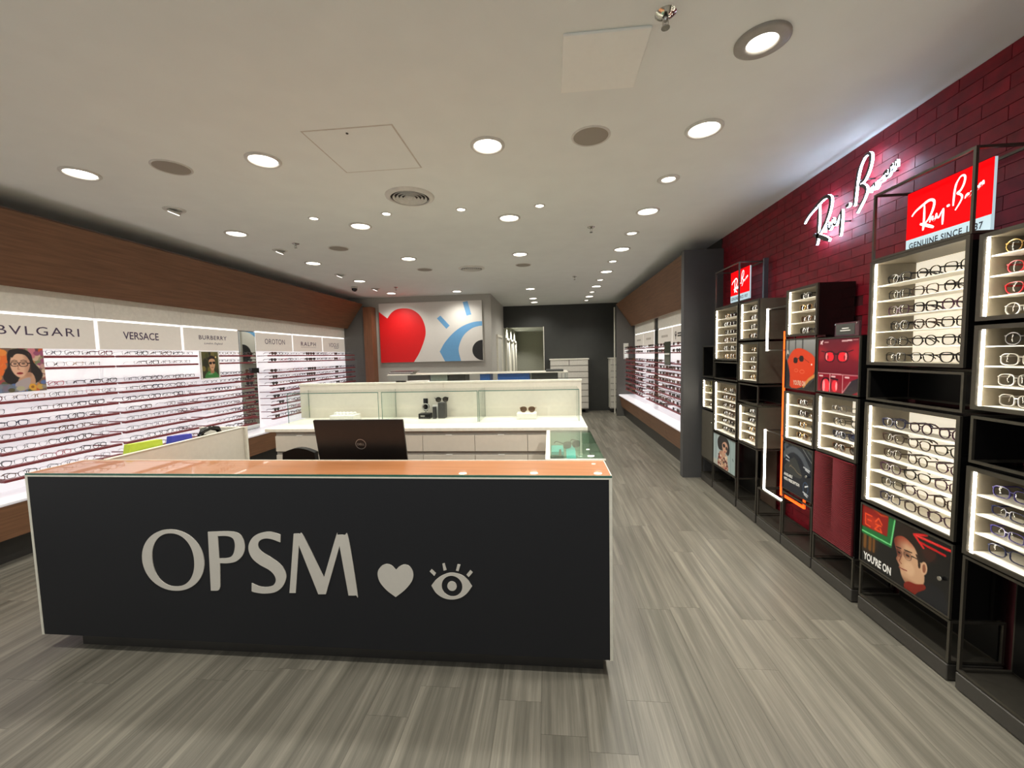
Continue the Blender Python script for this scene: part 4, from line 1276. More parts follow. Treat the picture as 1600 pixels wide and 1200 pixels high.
obj('tube', MB().box(1.872, 1.884, 3.452, 3.468, 0.40, 1.74).box(1.872, 1.884, 3.15, 3.452, 0.40, 0.417).box(1.872, 1.884, 3.15, 3.165, 0.417, 0.47), emis('orange_neon', (255, 78, 22), 2.2, (255, 110, 40)), t)
obj('mounting', MB().box(1.884, XB + 0.02, 3.455, 3.465, 0.45, 0.465).box(1.884, XB + 0.02, 3.455, 3.465, 1.6, 1.615), M_GUN, t)
# --- tower with the orange poster
open_frame(*C4, 0.09, 0.455, 'open frame with cross bars under the navy poster', None)
t, zs = lit_cube(*C4, 0.882, 1.268, 4, 'lit four-row sunglasses cube between orange and navy posters')
fill('cube below orange poster', C4[0], C4[1], zs, 'sunglasses', ch_sun, 2, 37, start=0.115, step=0.165)
t, zs = lit_cube(*C4, 1.692, 2.052, 4, 'top lit four-row sunglasses cube above the orange poster')
fill('cube above orange poster', C4[0], C4[1], zs, 'sunglasses', ch_sun, 2, 38, start=0.115, step=0.165)
# --- tower with the red poster
open_frame(*C5, 0.09, 0.285, 'low open frame under the red ribbed door', M_BLACKM)
t, zs = lit_cube(*C5, 0.888, 1.285, 4, 'lit four-row cube below the red sunglasses poster')
def ch_c5(r, ri, k):
    return [('wayfarer', 0.0034, 'tortoise', M_SUNLENS), ('wayfarer', 0.0034, 'navy', M_BLUELENS), ('round', 0.0022, 'black', M_LENS), ('rect', 0.0016, 'grey', M_LENS)][ri]
fill('cube below red poster', C5[0], C5[1], zs, 'sunglasses', ch_c5, 2, 39, start=0.12, step=0.17)
t = thing('cabinet', 'red cabinet door with fine wavy ribs under the red poster tower', 'cabinet', (2.0, 2.82, 0.285))
obj('body', MB().box(XF + 0.006, XB, C5[0], C5[1], 0.287, 0.882), M_BLACK, t)
d = obj('door', MB().box(XF - 0.004, XF + 0.005, C5[0] + 0.012, C5[1] - 0.006, 0.293, 0.876), mat('deep_red_door', (70, 8, 16), 0.5), t)
rb = MB()
nr = 52
for k in range(nr):
    zc = 0.30 + 0.57 * k / (nr - 1)
    us = [C5[0] + 0.016 + (C5[1] - C5[0] - 0.026) * i / 18 for i in range(19)]
    prev = None
    pts = []
    for u in us:
        q = (u - C5[0]) / 0.197 % 1.0
        pts.append((u, min(0.874, max(0.295, zc + 0.045 * (2 * q - 1) ** 2 * (k / nr)))))
    vs = []
    for (u, z) in pts:
        vs += [(XF - 0.004, u, z - 0.0030), (XF - 0.0085, u, z), (XF - 0.004, u, z + 0.0030)]
    fs = []
    for i in range(len(pts) - 1):
        a, b = 3 * i, 3 * i + 3
        fs += [(a, b, b + 1, a + 1), (a + 1, b + 1, b + 2, a + 2)]
    rb._add(vs, fs)
rbo = obj('rib', rb, mat('rib_red', (104, 14, 24), 0.55, spec=0.2), t); rbo['kind'] = 'stuff'
# --- tower under the large lightbox
open_frame(*C6, 0.09, 0.30, 'low open frame under the man portrait panel', M_BLACKM)
t, zs = lit_cube(*C6, 0.685, 1.275, 6, 'large lower lit cube with six rows of eyeglasses above the man portrait')
fill('lower large cube', C6[0], C6[1], zs, 'eyeglasses', ch_low, 3, 41, start=0.105, step=0.162, size=1.10)
open_frame(*C6, 1.29, 1.475, 'empty black frame between the two large eyeglasses cubes', M_BLACKM, True)
t, zs = lit_cube(*C6, 1.495, 2.085, 6, 'large upper lit cube with six rows of eyeglasses under the large lightbox')
fill('upper large cube', C6[0], C6[1], zs, 'eyeglasses', ch_dark, 3, 42, start=0.105, step=0.162, size=1.10)
# --- front tower
open_frame(*C7, 0.09, 0.645, 'tall empty black frame at the foot of the front tower', M_BLACKM)
def ch_a(r, ri, k): return r.choice(['square', 'rect']), 0.0026, ['navy', 'violet', 'navy', 'violet'][ri], M_LENS
def ch_b(r, ri, k): return r.choice(['round', 'square']), 0.0026, 'crystal clear' if ri < 3 else 'grey', M_LENS
def ch_c(r, ri, k): return r.choice(['wayfarer', 'round']), 0.0028, ['crystal clear', 'red', 'red', 'gold'][ri], M_LENS
t, zs = lit_cube(*C7, 0.655, 1.058, 4, 'lowest lit cube of the front tower with violet and navy frames', False)
fill('lowest cube, front tower', C7[0], C7[1], zs, 'eyeglasses', ch_a, 3, 43, start=0.10, step=0.168, size=1.10)
open_frame(*C7, 1.075, 1.285, 'empty black frame in the middle of the front tower', M_BLACKM, True)
t, zs = lit_cube(*C7, 1.315, 1.682, 4, 'middle lit cube of the front tower with clear frames', False)
fill('middle cube, front tower', C7[0], C7[1], zs, 'eyeglasses', ch_b, 3, 44, start=0.10, step=0.168, size=1.10)
t, zs = lit_cube(*C7, 1.70, 2.07, 4, 'top lit cube of the front tower with gold and red frames', False)
fill('top cube, front tower', C7[0], C7[1], zs, 'eyeglasses', ch_c, 3, 45, start=0.10, step=0.168, size=1.10)

# ------------------------------------------------------------------ lightboxes in wire frames
RB = {
 'R1': ([(2.452, 2.298), (2.43, 2.318), (2.391, 2.336), (2.357, 2.348), (2.335, 2.344), (2.324, 2.329), (2.329, 2.298), (2.348, 2.259), (2.374, 2.234)], 0.0125),
 'R2': ([(2.379, 2.332), (2.378, 2.28), (2.379, 2.229), (2.382, 2.204)], 0.0115),
 'R3': ([(2.4, 2.243), (2.36, 2.224), (2.321, 2.203)], 0.015),
 'A1': ([(2.345, 2.234), (2.34, 2.252), (2.329, 2.259), (2.33, 2.245), (2.321, 2.238), (2.313, 2.25), (2.309, 2.266), (2.306, 2.25), (2.296, 2.244), (2.285, 2.263), (2.274, 2.278)], 0.0085),
 'Y1': ([(2.273, 2.281), (2.274, 2.246), (2.275, 2.202)], 0.0105),
 'DOT': ([(2.2565, 2.2838), (2.2415, 2.2855)], 0.0115),
 'B1': ([(2.224, 2.274), (2.223, 2.303), (2.22, 2.344), (2.214, 2.373), (2.205, 2.388)], 0.0095),
 'B2': ([(2.208, 2.384), (2.195, 2.4), (2.18, 2.401), (2.172, 2.387), (2.177, 2.359), (2.191, 2.336), (2.206, 2.328), (2.19, 2.316), (2.182, 2.301), (2.191, 2.279), (2.213, 2.25)], 0.0095),
 'A2': ([(2.168, 2.289), (2.163, 2.302), (2.153, 2.307), (2.154, 2.296), (2.146, 2.296), (2.139, 2.31), (2.126, 2.308), (2.123, 2.319), (2.115, 2.323), (2.113, 2.31), (2.106, 2.32), (2.1, 2.332), (2.098, 2.319), (2.093, 2.329), (2.088, 2.338), (2.086, 2.322)], 0.0098)}
M_RED_GLOW = emis('red_lightbox', (255, 0, 8), 0.95, (110, 0, 3))
M_WHITE_GLOW = emis('white_lightbox', (206, 236, 246), 0.62, (150, 160, 165))
M_SCRIPT_GLOW = emis('script_glow', (255, 250, 250), 1.3)
M_INK = mat('black_print', (30, 44, 60), 0.5)
def lightbox(y0, y1, label, cat_y):
    """y0 near, y1 far; artwork scaled from the large box"""
    X = 1.97
    t = thing('lightbox_sign', label, 'sign', (X, (y0 + y1) / 2, 2.10), 'red lightbox signs')
    F = face_right(X)
    Z0, Z1 = 2.108, 2.426
    k = (y1 - y0) / (2.483 - 2.048)
    my = lambda y: y0 + (y - 2.048) * k
    obj('case', MB().box(X, X + 0.012, y0, y1, Z0, Z1), M_WHITE_GLOW, t)
    obj('red_face', MB().box(X - 0.003, X, y0, y1, 2.178, Z1), M_RED_GLOW, t)
    obj('white_face', MB().box(X - 0.003, X, y0, y1, Z0, 2.177), M_WHITE_GLOW, t)
    mb = MB()
    for pts, w in RB.values():
        mb.prism([stroke_loop([(my(p[0]), p[1]) for p in pts], w)], F, 0.0032, 0.0042)
    obj('script_lettering', mb, M_SCRIPT_GLOW, t)
    mb = MB()
    add_text(mb, 'GENUINE SINCE 1937', F, (y0 + y1) / 2 + 0.005, 2.141, (y1 - y0) * 0.88, 0.033, 0.0040, flip_u=True, bold=0.022, spacing=1.12)
    obj('strapline', mb, M_INK, t)
    obj('foot', MB().box(X + 0.001, X + 0.011, y0 + 0.02, y1 - 0.02, 2.094, Z0), M_GUN, t)
    return t
lightbox(2.048, 2.483, 'large red and white lightbox sign with script lettering on the near tower', 0)
lightbox(4.255, 4.67, 'small-looking red lightbox sign with script lettering on the far tower', 0)
for (c, lb) in ((C6, 'wire cage around the large red lightbox'), (C2, 'wire cage around the far red lightbox')):
    t = thing('sign_cage', lb, 'frame', (2.0, (c[0] + c[1]) / 2, 2.086))
    z0 = 2.088 if c is C6 else 2.058
    obj('bars', frame_box(MB(), c[0], c[1], z0, 2.462, XF, XB, 0.012), M_GUN, t)
    obj('base_plate', MB().box(XF + 0.013, XB - 0.013, c[0] + 0.013, c[1] - 0.013, z0 + 0.001, z0 + 0.006), M_BLACKM, t)
t = thing('post', 'slim grey upright post behind the far lightbox cage', 'post', (2.08, 4.18, 2.06))
obj('upright', MB().box(2.055, 2.095, 4.16, 4.185, 2.056, 2.47), mat('post_grey', (96, 98, 104), 0.3, metal=0.5), t)

# ------------------------------------------------------------------ big script sign on the brick
A2 = [[2.390658409251519, -7.788880524972374e-05], [-0.0702402107073592, 2.2631936019463272], [-2.141252359354417, -2.597435490972205]]
t = thing('wall_sign', 'large script letters with glowing white sides on the red brick wall', 'sign', (XR, 3.2, 2.4))
M_FACE = mat('letter_face', (74, 72, 72), 0.4, metal=0.2)
M_SIDE = emis('letter_side_glow', (200, 224, 255), 18.0)
FW = face_right(XR)
letters = {'R': ('R1', 'R2', 'R3'), 'a': ('A1',), 'y': ('Y1',), 'dot': ('DOT',), 'B': ('B1', 'B2'), 'n': ('A2',)}
for nm, keys in letters.items():
    mb = MB()
    for kk in keys:
        pts, w = RB[kk]
        q = [(p[0] * A2[0][0] + p[1] * A2[1][0] + A2[2][0], p[0] * A2[0][1] + p[1] * A2[1][1] + A2[2][1]) for p in pts]
        mb.prism([stroke_loop(q, w * 2.15)], FW, 0.050, 0.066, 0, 1, 1)
    for kk in keys:   # stand-off pins
        p = RB[kk][0][len(RB[kk][0]) // 2]
        yy, zz = p[0] * A2[0][0] + p[1] * A2[1][0] + A2[2][0], p[0] * A2[0][1] + p[1] * A2[1][1] + A2[2][1]
        mb.cyl((XR - 0.05, yy, zz), 0.005, 0.05, 8, 'X')
    obj('letter', mb, [M_FACE, M_SIDE], t)

# ================================================================== PRINTED PANELS ON THE TOWERS
M_PGLOSS = print_mat('poster_print_gloss', 0.18)
def poster_panel(c, z0, z1, label, ink, extra=None, name='poster'):
    t = thing(name, label, 'poster', (1.9, (c[0] + c[1]) / 2, z0), 'printed panels on the towers')
    obj('body', MB().box(XF + 0.004, XB, c[0] + 0.004, c[1] - 0.004, z0, z1), M_BLACK, t)
    w = 0.008
    obj('frame', MB().box(XF - 0.006, XF + 0.004, c[0], c[0] + w, z0, z1).box(XF - 0.006, XF + 0.004, c[1] - w, c[1], z0, z1).box(XF - 0.006, XF + 0.004, c[0] + w, c[1] - w, z0, z0 + w).box(XF - 0.006, XF + 0.004, c[0] + w, c[1] - w, z1 - w, z1), M_GUN, t)
    add_print('print', ink, face_right(XF), c[1] - w, c[0] + w, z0 + w, z1 - w, t, M_PGLOSS, 0.001)
    return t
# man looking up at neon
k = Ink(176, 116, (14, 14, 15))
asp = 0.547 / 0.36
k.tint(lambda u, v: np.clip(0.9 - ((u - 0.08) ** 2 * 30 + (v - 0.40) ** 2 * 12), 0, 0.6), (66, 40, 14))
k.tint(lambda u, v: np.clip(0.8 - ((u - 0.46) ** 2 * 20 + (v - 0.95) ** 2 * 10), 0, 0.5), (44, 40, 30))
for (x, w_) in ((0.05, 0.03), (0.12, 0.03), (0.17, 0.012)):
    k.line([(x, 0.50), (x, 0.27)], 0.03 + w_, (128, 80, 28), asp, op=0.8)
k.blur(5)
k.poly([(0, 1), (0.36, 1), (0.335, 0.64), (0, 0.62)], (138, 22, 16))
k.tint(lambda u, v: np.clip(0.7 - ((u - 0.15) ** 2 * 40 + (v - 0.76) ** 2 * 40), 0, 0.6), (214, 60, 24))
k.poly([(0.345, 1), (0.43, 1), (0.392, 0.50), (0.0, 0.49), (0.0, 0.62), (0.335, 0.65)], (26, 104, 50))
k.blur(3)
k.line([(0.0, 0.535), (0.382, 0.548), (0.42, 1.0)], 0.020, (130, 236, 150), asp)
k.line([(0.043, 0.86), (0.048, 0.675), (0.115, 0.668)], 0.026, (242, 74, 30), asp).line([(0.05, 0.858), (0.131, 0.86)], 0.024, (242, 74, 30), asp).line([(0.075, 0.77), (0.125, 0.775)], 0.022, (242, 74, 30), asp)
k.line([(0.18, 0.80), (0.22, 0.88), (0.265, 0.80)], 0.024, (242, 84, 34), asp).line([(0.185, 0.76), (0.255, 0.765)], 0.022, (242, 84, 34), asp).line([(0.225, 0.76), (0.175, 0.67), (0.265, 0.665), (0.245, 0.72)], 0.022, (242, 84, 34), asp)
k.line([(0.14, 1.0), (0.25, 0.955), (0.33, 0.98)], 0.03, (206, 70, 26), asp)
k.blur(1)
# jacket and collar
k.poly([(0.62, -0.02), (0.76, 0.237), (0.85, 0.32), (0.95, 0.27), (1.0, 0.1), (1.0, -0.02)], (18, 20, 26), smooth=3)
# hair
k.poly([(0.43, 0.74), (0.44, 0.86), (0.50, 0.97), (0.60, 1.01), (0.70, 1.0), (0.79, 0.96), (0.855, 0.88), (0.86, 0.76), (0.83, 0.66), (0.775, 0.56), (0.70, 0.56), (0.64, 0.66), (0.56, 0.76)], (34, 22, 16), smooth=4)
k.tint(lambda u, v: np.clip(0.5 - ((u - 0.80) ** 2 * 60 + (v - 0.72) ** 2 * 30), 0, 0.4), (84, 24, 16))
k.blur(2)
# face
face = [(0.424, 0.70), (0.47, 0.765), (0.53, 0.79), (0.60, 0.755), (0.650, 0.70), (0.682, 0.62), (0.705, 0.54), (0.75, 0.52), (0.758, 0.39), (0.755, 0.237), (0.664, 0.146), (0.585, 0.085), (0.545, 0.115), (0.520, 0.165), (0.506, 0.215), (0.500, 0.250), (0.484, 0.275), (0.492, 0.30), (0.474, 0.335), (0.450, 0.385), (0.462, 0.44), (0.452, 0.50), (0.432, 0.58), (0.420, 0.64)]
m0 = Ink(176, 116, (0, 0, 0)); m0.poly(face, (255, 255, 255), smooth=3); m0.blur(2)
mk = m0.a[..., :1] / 255.0
fc = np.zeros_like(k.a); fc[:] = (198, 156, 122)
fk = Ink(176, 116, (0, 0, 0)); fk.a = fc
fk.tint(lambda u, v: np.clip((0.53 - u + 0.10 * (v - 0.4)) * 7, 0, 0.85), (104, 30, 20))
fk.tint(lambda u, v: np.clip((v - 0.66) * 6, 0, 0.75), (150, 54, 34))
fk.tint(lambda u, v: np.clip(0.8 - ((u - 0.60) ** 2 * 160 + (v - 0.34) ** 2 * 50), 0, 0.5), (224, 184, 150))
fk.tint(lambda u, v: np.clip((0.20 - v) * 7, 0, 0.5), (120, 76, 52))
fk.tint(lambda u, v: np.clip(0.75 - ((u - 0.57) ** 2 * 220 + (v - 0.535) ** 2 * 160), 0, 0.6), (96, 50, 36))
fk.tint(lambda u, v: np.clip(0.75 - ((u - 0.475) ** 2 * 400 + (v - 0.50) ** 2 * 160), 0, 0.6), (70, 24, 18))
k.a = k.a * (1 - mk) + fk.a * mk
k.poly([(0.55, 0.06), (0.60, 0.14), (0.68, 0.17), (0.76, 0.237), (0.775, 0.18), (0.70, 0.06), (0.66, -0.02), (0.57, -0.02)], (120, 26, 14), smooth=3)
k.ell(0.750, 0.475, 0.034, 0.10, (206, 164, 130), rot=-0.05).ell(0.752, 0.475, 0.017, 0.066, (136, 84, 60))
k.blur(1)
k.line([(0.450, 0.572), (0.500, 0.582)], 0.018, (36, 18, 14), asp).line([(0.538, 0.592), (0.62, 0.608)], 0.016, (44, 26, 18), asp)
k.ell(0.483, 0.505, 0.016, 0.013, (22, 14, 12)).ell(0.578, 0.530, 0.020, 0.013, (24, 16, 14))
k.ring(0.482, 0.498, 0.034, 0.062, 0.0045, (60, 44, 42)).ring(0.578, 0.525, 0.044, 0.068, 0.0045, (60, 44, 42))
k.line([(0.617, 0.555), (0.693, 0.560), (0.70, 0.47)], 0.014, (20, 16, 15), asp)
k.line([(0.512, 0.48), (0.488, 0.37), (0.515, 0.35)], 0.011, (96, 48, 34), asp)
k.line([(0.490, 0.272), (0.535, 0.276), (0.575, 0.288)], 0.015, (120, 44, 38), asp)
k.poly([(0.66, 0.62), (0.705, 0.60), (0.715, 0.46), (0.695, 0.44), (0.685, 0.54)], (40, 26, 20), 0.9, smooth=3)
k.line([(0.64, 0.905), (1.0, 0.925)], 0.040, (196, 26, 28), asp).line([(0.70, 0.832), (0.94, 0.823)], 0.034, (186, 22, 26), asp)
k.line([(0.765, 0.985), (0.635, 0.905), (0.735, 0.775)], 0.036, (210, 34, 34), asp)
k.line([(0.66, 0.908), (0.99, 0.926)], 0.008, (244, 90, 80), asp)
k.blur(1)
t = poster_panel(C6, 0.308, 0.668, 'poster of a man in glasses under a red neon arrow', k)
mb = MB()
add_text(mb, "YOU'RE ON", face_right(XF), 2.447, 0.357, 0.197, 0.048, 0.0018, flip_u=True, bold=0.035)
mb.v = [(p[0] - 1.9, p[1] - (C6[0] + C6[1]) / 2, p[2] - 0.308) for p in mb.v]
link('lettering', mb.mesh('lettering', mat('white_print', (232, 230, 226), 0.4)), t)
kn = obj('knob', MB().cyl((XF - 0.018, 2.058, 0.483), 0.010, 0.010, 18, 'X').cyl((XF - 0.012, 2.058, 0.483), 0.006, 0.01, 12, 'X'), M_CHROME, t)

# floral woman
k = Ink(104, 72, (158, 178, 178))
k.grad(lambda u, v: u, (176, 192, 194), (148, 168, 168))
k.line([(0.12, 0.2), (0.12, 1)], 0.02, (120, 138, 140)).line([(0.22, 0.2), (0.22, 1)], 0.015, (196, 208, 208)).line([(0.8, 0.0), (0.78, 1)], 0.02, (128, 148, 150))
k.poly([(0, 0), (0, 0.18), (0.3, 0.12), (0.35, 0)], (190, 190, 180))
k.blur(3)
k.poly([(0.22, 0.62), (0.20, 0.82), (0.30, 0.98), (0.48, 1.02), (0.66, 0.96), (0.74, 0.80), (0.74, 0.58), (0.66, 0.48), (0.5, 0.56), (0.3, 0.54)], (34, 28, 32), smooth=4)
k.poly([(0.24, 0), (0.24, 0.34), (0.34, 0.52), (0.5, 0.54), (0.62, 0.42), (0.68, 0.2), (0.68, 0)], (176, 132, 108), smooth=3)
k.rs = np.random.RandomState(9)
k.speck(46, (0.25, 0.66, 0.0, 0.42), (0.02, 0.045), [(206, 170, 140), (120, 48, 48), (214, 190, 160), (90, 40, 44), (186, 96, 90), (64, 50, 44), (224, 204, 180)])
k.poly([(0.44, 0.80), (0.56, 0.86), (0.66, 0.78), (0.64, 0.62), (0.56, 0.50), (0.46, 0.56), (0.42, 0.68)], (206, 160, 134), smooth=4)
k.poly([(0.40, 0.5), (0.54, 0.52), (0.56, 0.4), (0.44, 0.36)], (196, 150, 124), smooth=3)
k.ell(0.50, 0.73, 0.055, 0.055, (28, 22, 24)).ell(0.61, 0.68, 0.04, 0.055, (40, 30, 30))
k.ell(0.55, 0.55, 0.03, 0.018, (140, 50, 56))
k.line([(0.88, 0.46), (0.90, 0.40)], 0.02, (60, 70, 72))
k.blur(2)
poster_panel(C2, 0.308, 0.672, 'poster of a woman in a floral top before pale blue boards', k)

# orange poster
k = Ink(72, 88, (92, 92, 90))
k.grad(lambda u, v: v, (40, 40, 40), (150, 150, 148))
for x in (0.10, 0.34, 0.58): k.line([(x, 0.6), (x, 1)], 0.03, (60, 60, 60))
k.blur(3)
k.poly([(0.18, 0.02), (0.05, 0.44), (0.10, 0.62), (0.26, 0.78), (0.48, 0.82), (0.74, 0.76), (0.98, 0.62), (0.98, 0.36), (0.70, 0.12), (0.5, 0.02)], (214, 64, 30), smooth=4)
k.poly([(0.0, 0.58), (0.10, 0.46), (0.16, 0.24), (0.14, 0.0), (0, 0)], (34, 32, 38), smooth=3)
k.line([(1.0, 0.30), (0.80, 0.20), (0.64, 0.06)], 0.06, (206, 140, 74)).poly([(0.70, 0.0), (1, 0.24), (1, 0)], (34, 32, 32))
k.blur(2)
k.ell(0.35, 0.575, 0.075, 0.06, (44, 26, 24), e=2.6).ell(0.55, 0.61, 0.075, 0.06, (44, 26, 24), e=2.6).line([(0.4, 0.60), (0.5, 0.63)], 0.014, (44, 26, 24)).line([(0.62, 0.62), (0.80, 0.54)], 0.012, (130, 40, 22))
k.ring(0.38, 0.37, 0.07, 0.035, 0.012, (226, 108, 76)).ring(0.58, 0.35, 0.08, 0.04, 0.012, (226, 108, 76))
k.ell(0.06, 0.70, 0.05, 0.09, (190, 180, 170)).ell(0.07, 0.66, 0.04, 0.05, (60, 60, 64))
k.ell(0.88, 0.50, 0.02, 0.016, (250, 240, 230))
t = poster_panel(C4, 1.29, 1.676, 'poster of an orange shape with dark sunglasses on it', k)
mb = MB()
add_text(mb, "YOU'RE ON", face_right(XF), 3.225, 1.342, 0.15, 0.038, 0.0018, flip_u=True, bold=0.04)
mb.v = [(p[0] - 1.9, p[1] - (C4[0] + C4[1]) / 2, p[2] - 1.29) for p in mb.v]
link('lettering', mb.mesh('lettering', mat('cream_print', (216, 176, 150), 0.4)), t)

# navy poster
k = Ink(76, 80, (22, 28, 40))
k.grad(lambda u, v: v * 0.7 + u * 0.3, (20, 26, 42), (28, 34, 44))
k.line([(0.0, 0.70), (0.22, 0.86), (0.42, 0.90), (0.66, 0.82), (0.86, 0.62)], 0.13, (78, 84, 92), smooth=4)
k.line([(0.10, 0.78), (0.05, 0.92), (0.14, 0.98)], 0.08, (70, 76, 84), smooth=4)
k.poly([(0.02, 0.46), (0.36, 0.74), (0.52, 0.66), (0.68, 0.40), (0.5, 0.34), (0.2, 0.36)], (62, 64, 62), 0.8, smooth=3)
k.blur(5)
k.line([(0.66, 1.0), (0.98, 0.76)], 0.02, (120, 122, 118)).line([(0.8, 1.0), (0.98, 0.88)], 0.05, (60, 66, 66))
k.line([(0.24, 0.54), (0.40, 0.51), (0.52, 0.45), (0.66, 0.43)], 0.016, (128, 112, 92), smooth=4).line([(0.22, 0.5), (0.3, 0.56)], 0.012, (128, 112, 92))
k.ring(0.80, 0.22, 0.09, 0.12, 0.02, (52, 74, 104)); k.blur(1)
for (x, y, w_) in ((0.72, 0.625, 0.20), (0.78, 0.59, 0.12), (0.72, 0.12, 0.16), (0.76, 0.085, 0.10), (0.10, 0.72, 0.11)):
    k.line([(x, y), (x + w_, y - 0.03)], 0.026, (196, 200, 204))
k.line([(0.78, 0.24), (0.87, 0.28)], 0.026, (230, 232, 234))
k.line([(0.10, 0.635), (0.22, 0.625)], 0.03, (150, 154, 158))
t = poster_panel(C4, 0.482, 0.868, 'dark navy poster with a grey swirl and small white captions', k)
mb = MB()
FF = face_right(XF)
add_text(mb, 'AVAILABLE', FF, 3.335, 0.605, 0.115, 0.024, 0.0018, flip_u=True, bold=0.04)
add_text(mb, 'WITH PRESCRIPTION', FF, 3.29, 0.568, 0.205, 0.024, 0.0018, flip_u=True, bold=0.04)
mb.v = [(p[0] - 1.9, p[1] - (C4[0] + C4[1]) / 2, p[2] - 0.482) for p in mb.v]
link('lettering', mb.mesh('lettering', MATS['white_print']), t)
obj('knob', MB().cyl((XF - 0.018, 3.09, 0.665), 0.009, 0.012, 16, 'X'), M_CHROME, t)

# red sunglasses poster
k = Ink(90, 86, (104, 18, 32))
k.grad(lambda u, v: np.abs(v - 0.62) * 1.8, (116, 20, 34), (84, 14, 28))
k.tint(lambda u, v: np.clip(0.7 - ((u - 0.98) ** 2 * 8 + (v - 0.76) ** 2 * 20), 0, 0.6), (190, 30, 40))
k.tint(lambda u, v: np.clip(0.7 - ((u - 0.02) ** 2 * 10 + (v - 0.72) ** 2 * 20), 0, 0.6), (170, 28, 38))
for (cx, sg) in ((0.30, 1), (0.62, -1)):
    k.ring(cx, 0.665, 0.135, 0.105, 0.024, (58, 12, 24), e=2.8)
    k.ell(cx, 0.66, 0.105, 0.082, (236, 34, 48), e=2.6).ell(cx - sg * 0.075, 0.67, 0.025, 0.065, (244, 150, 150)).ell(cx - sg * 0.045, 0.65, 0.018, 0.045, (130, 10, 26))
k.line([(0.40, 0.71), (0.52, 0.71)], 0.03, (50, 10, 20)).line([(0.18, 0.75), (0.08, 0.77)], 0.016, (60, 12, 24)).line([(0.74, 0.75), (0.86, 0.78)], 0.016, (60, 12, 24))
k.line([(0.0, 0.345), (1.0, 0.335)], 0.014, (222, 170, 172))
k.poly([(0, 0), (0, 0.335), (1, 0.33), (1, 0)], (134, 20, 36))
k.ring(0.22, 0.10, 0.13, 0.17, 0.03, (44, 10, 20), e=2.4); k.ell(0.22, 0.10, 0.10, 0.14, (236, 52, 66), e=2.2).ell(0.17, 0.10, 0.03, 0.12, (250, 150, 156))
k.ell(0.45, 0.12, 0.075, 0.11, (230, 44, 58), e=2.2).ell(0.49, 0.12, 0.022, 0.08, (250, 160, 166)).line([(0.34, 0.26), (0.52, 0.24)], 0.03, (40, 10, 18))
k.poly([(0.66, 0.0), (0.84, 0.24), (1.0, 0.30), (1, 0.06), (0.86, 0)], (48, 38, 42)); k.line([(0.65, 0.02), (0.82, 0.22)], 0.02, (170, 120, 124))
for x in (0.0, 0.325, 0.64): k.line([(x, 0.0), (x, 0.335)], 0.012, (222, 170, 172))
for x in (0.03, 0.35, 0.68): k.line([(x + 0.02, 0.295), (x + 0.10, 0.293)], 0.03, (222, 190, 190))
k.line([(0.06, 0.91), (0.11, 0.96)], 0.03, (230, 200, 200)).line([(0.06, 0.95), (0.10, 0.90)], 0.02, (230, 200, 200)).line([(0.16, 0.935), (0.26, 0.935)], 0.016, (206, 160, 160))
k.line([(0.60, 0.945), (0.82, 0.955)], 0.024, (220, 190, 190)).line([(0.85, 0.958), (0.96, 0.962)], 0.012, (190, 130, 130))
k.blur(1)
poster_panel(C5, 1.298, 1.668, 'red poster with glowing red sunglasses over three small pictures', k)
# small frames on the top of the red poster panel
t = thing('acrylic_sign', 'little dark acrylic sign standing on the red poster tower', 'sign', (1.90, 2.80, 1.668))
obj('block', MB().bevbox(1.885, 1.905, 2.69, 2.90, 1.669, 1.760, 0.003), mat('smoked_acrylic', (78, 48, 52), 0.12), t)
obj('plate', MB().box(1.8835, 1.885, 2.72, 2.885, 1.682, 1.750), mat('plate_grey', (70, 72, 68), 0.3), t)
for zz, w_ in ((1.722, 0.06), (1.708, 0.09)):
    obj('text_line', MB().box(1.8828, 1.8835, 2.80 - w_ / 2, 2.80 + w_ / 2, zz - 0.003, zz + 0.003), M_PLASTICW, t)
for yy in (2.700, 2.890):
    obj('bolt', MB().cyl((1.880, yy, 1.75), 0.005, 0.005, 10, 'X'), M_CHROME, t)
tag(obj('card', MB().bevbox(2.0, 2.012, 2.60, 2.67, 1.669, 1.745, 0.002), mat('grey_card', (170, 164, 156), 0.5), None, at=(2.0, 2.63, 1.669)), 'small blank grey card standing beside the little acrylic sign', 'card')

# ================================================================== RECEPTION COUNTER
CX0, CX1, CYF, CYB, CTZ = -2.878, 0.285, 1.93, 2.215, 1.02
t = thing('reception_counter', 'charcoal reception counter with big white lettering, heart and eye', 'counter', (-1.3, 1.95, 0))
obj('front_panel', MB().box(CX0 + 0.014, CX1 - 0.014, CYF, CYF + 0.02, 0.092, 0.998), M_CHAR, t)
obj('edge_trim', MB().box(CX0, CX0 + 0.014, CYF - 0.002, CYB, 0.09, 1.006).box(CX1 - 0.014, CX1, CYF - 0.002, CYB, 0.09, 1.006).box(CX0 + 0.014, CX1 - 0.014, CYF - 0.002, CYB, 0.998, 1.006), M_WHITE, t)
obj('carcass', MB().box(CX0 + 0.014, CX1 - 0.014, CYF + 0.02, CYB - 0.002, 0.092, 0.998), M_PLINTH, t)
obj('plinth', MB().box(-2.70, 0.245, 1.985, 2.19, 0.0, 0.092), M_KICK, t)
obj('wood_top', MB().box(CX0 + 0.004, CX1 - 0.004, CYF + 0.006, CYB - 0.006, 1.006, 1.014), M_TOPWOOD, t)
obj('top_edging', MB().box(CX0, CX0 + 0.004, CYF + 0.006, CYB, 1.006, 1.016).box(CX1 - 0.004, CX1, CYF + 0.006, CYB, 1.006, 1.016).box(CX0 + 0.004, CX1 - 0.004, CYB - 0.006, CYB, 1.006, 1.018), M_WHITE, t)
obj('glass_edge', MB().box(CX0, CX1, CYF - 0.001, CYF + 0.006, 1.006, 1.0155), M_GLASSEDGE, t)
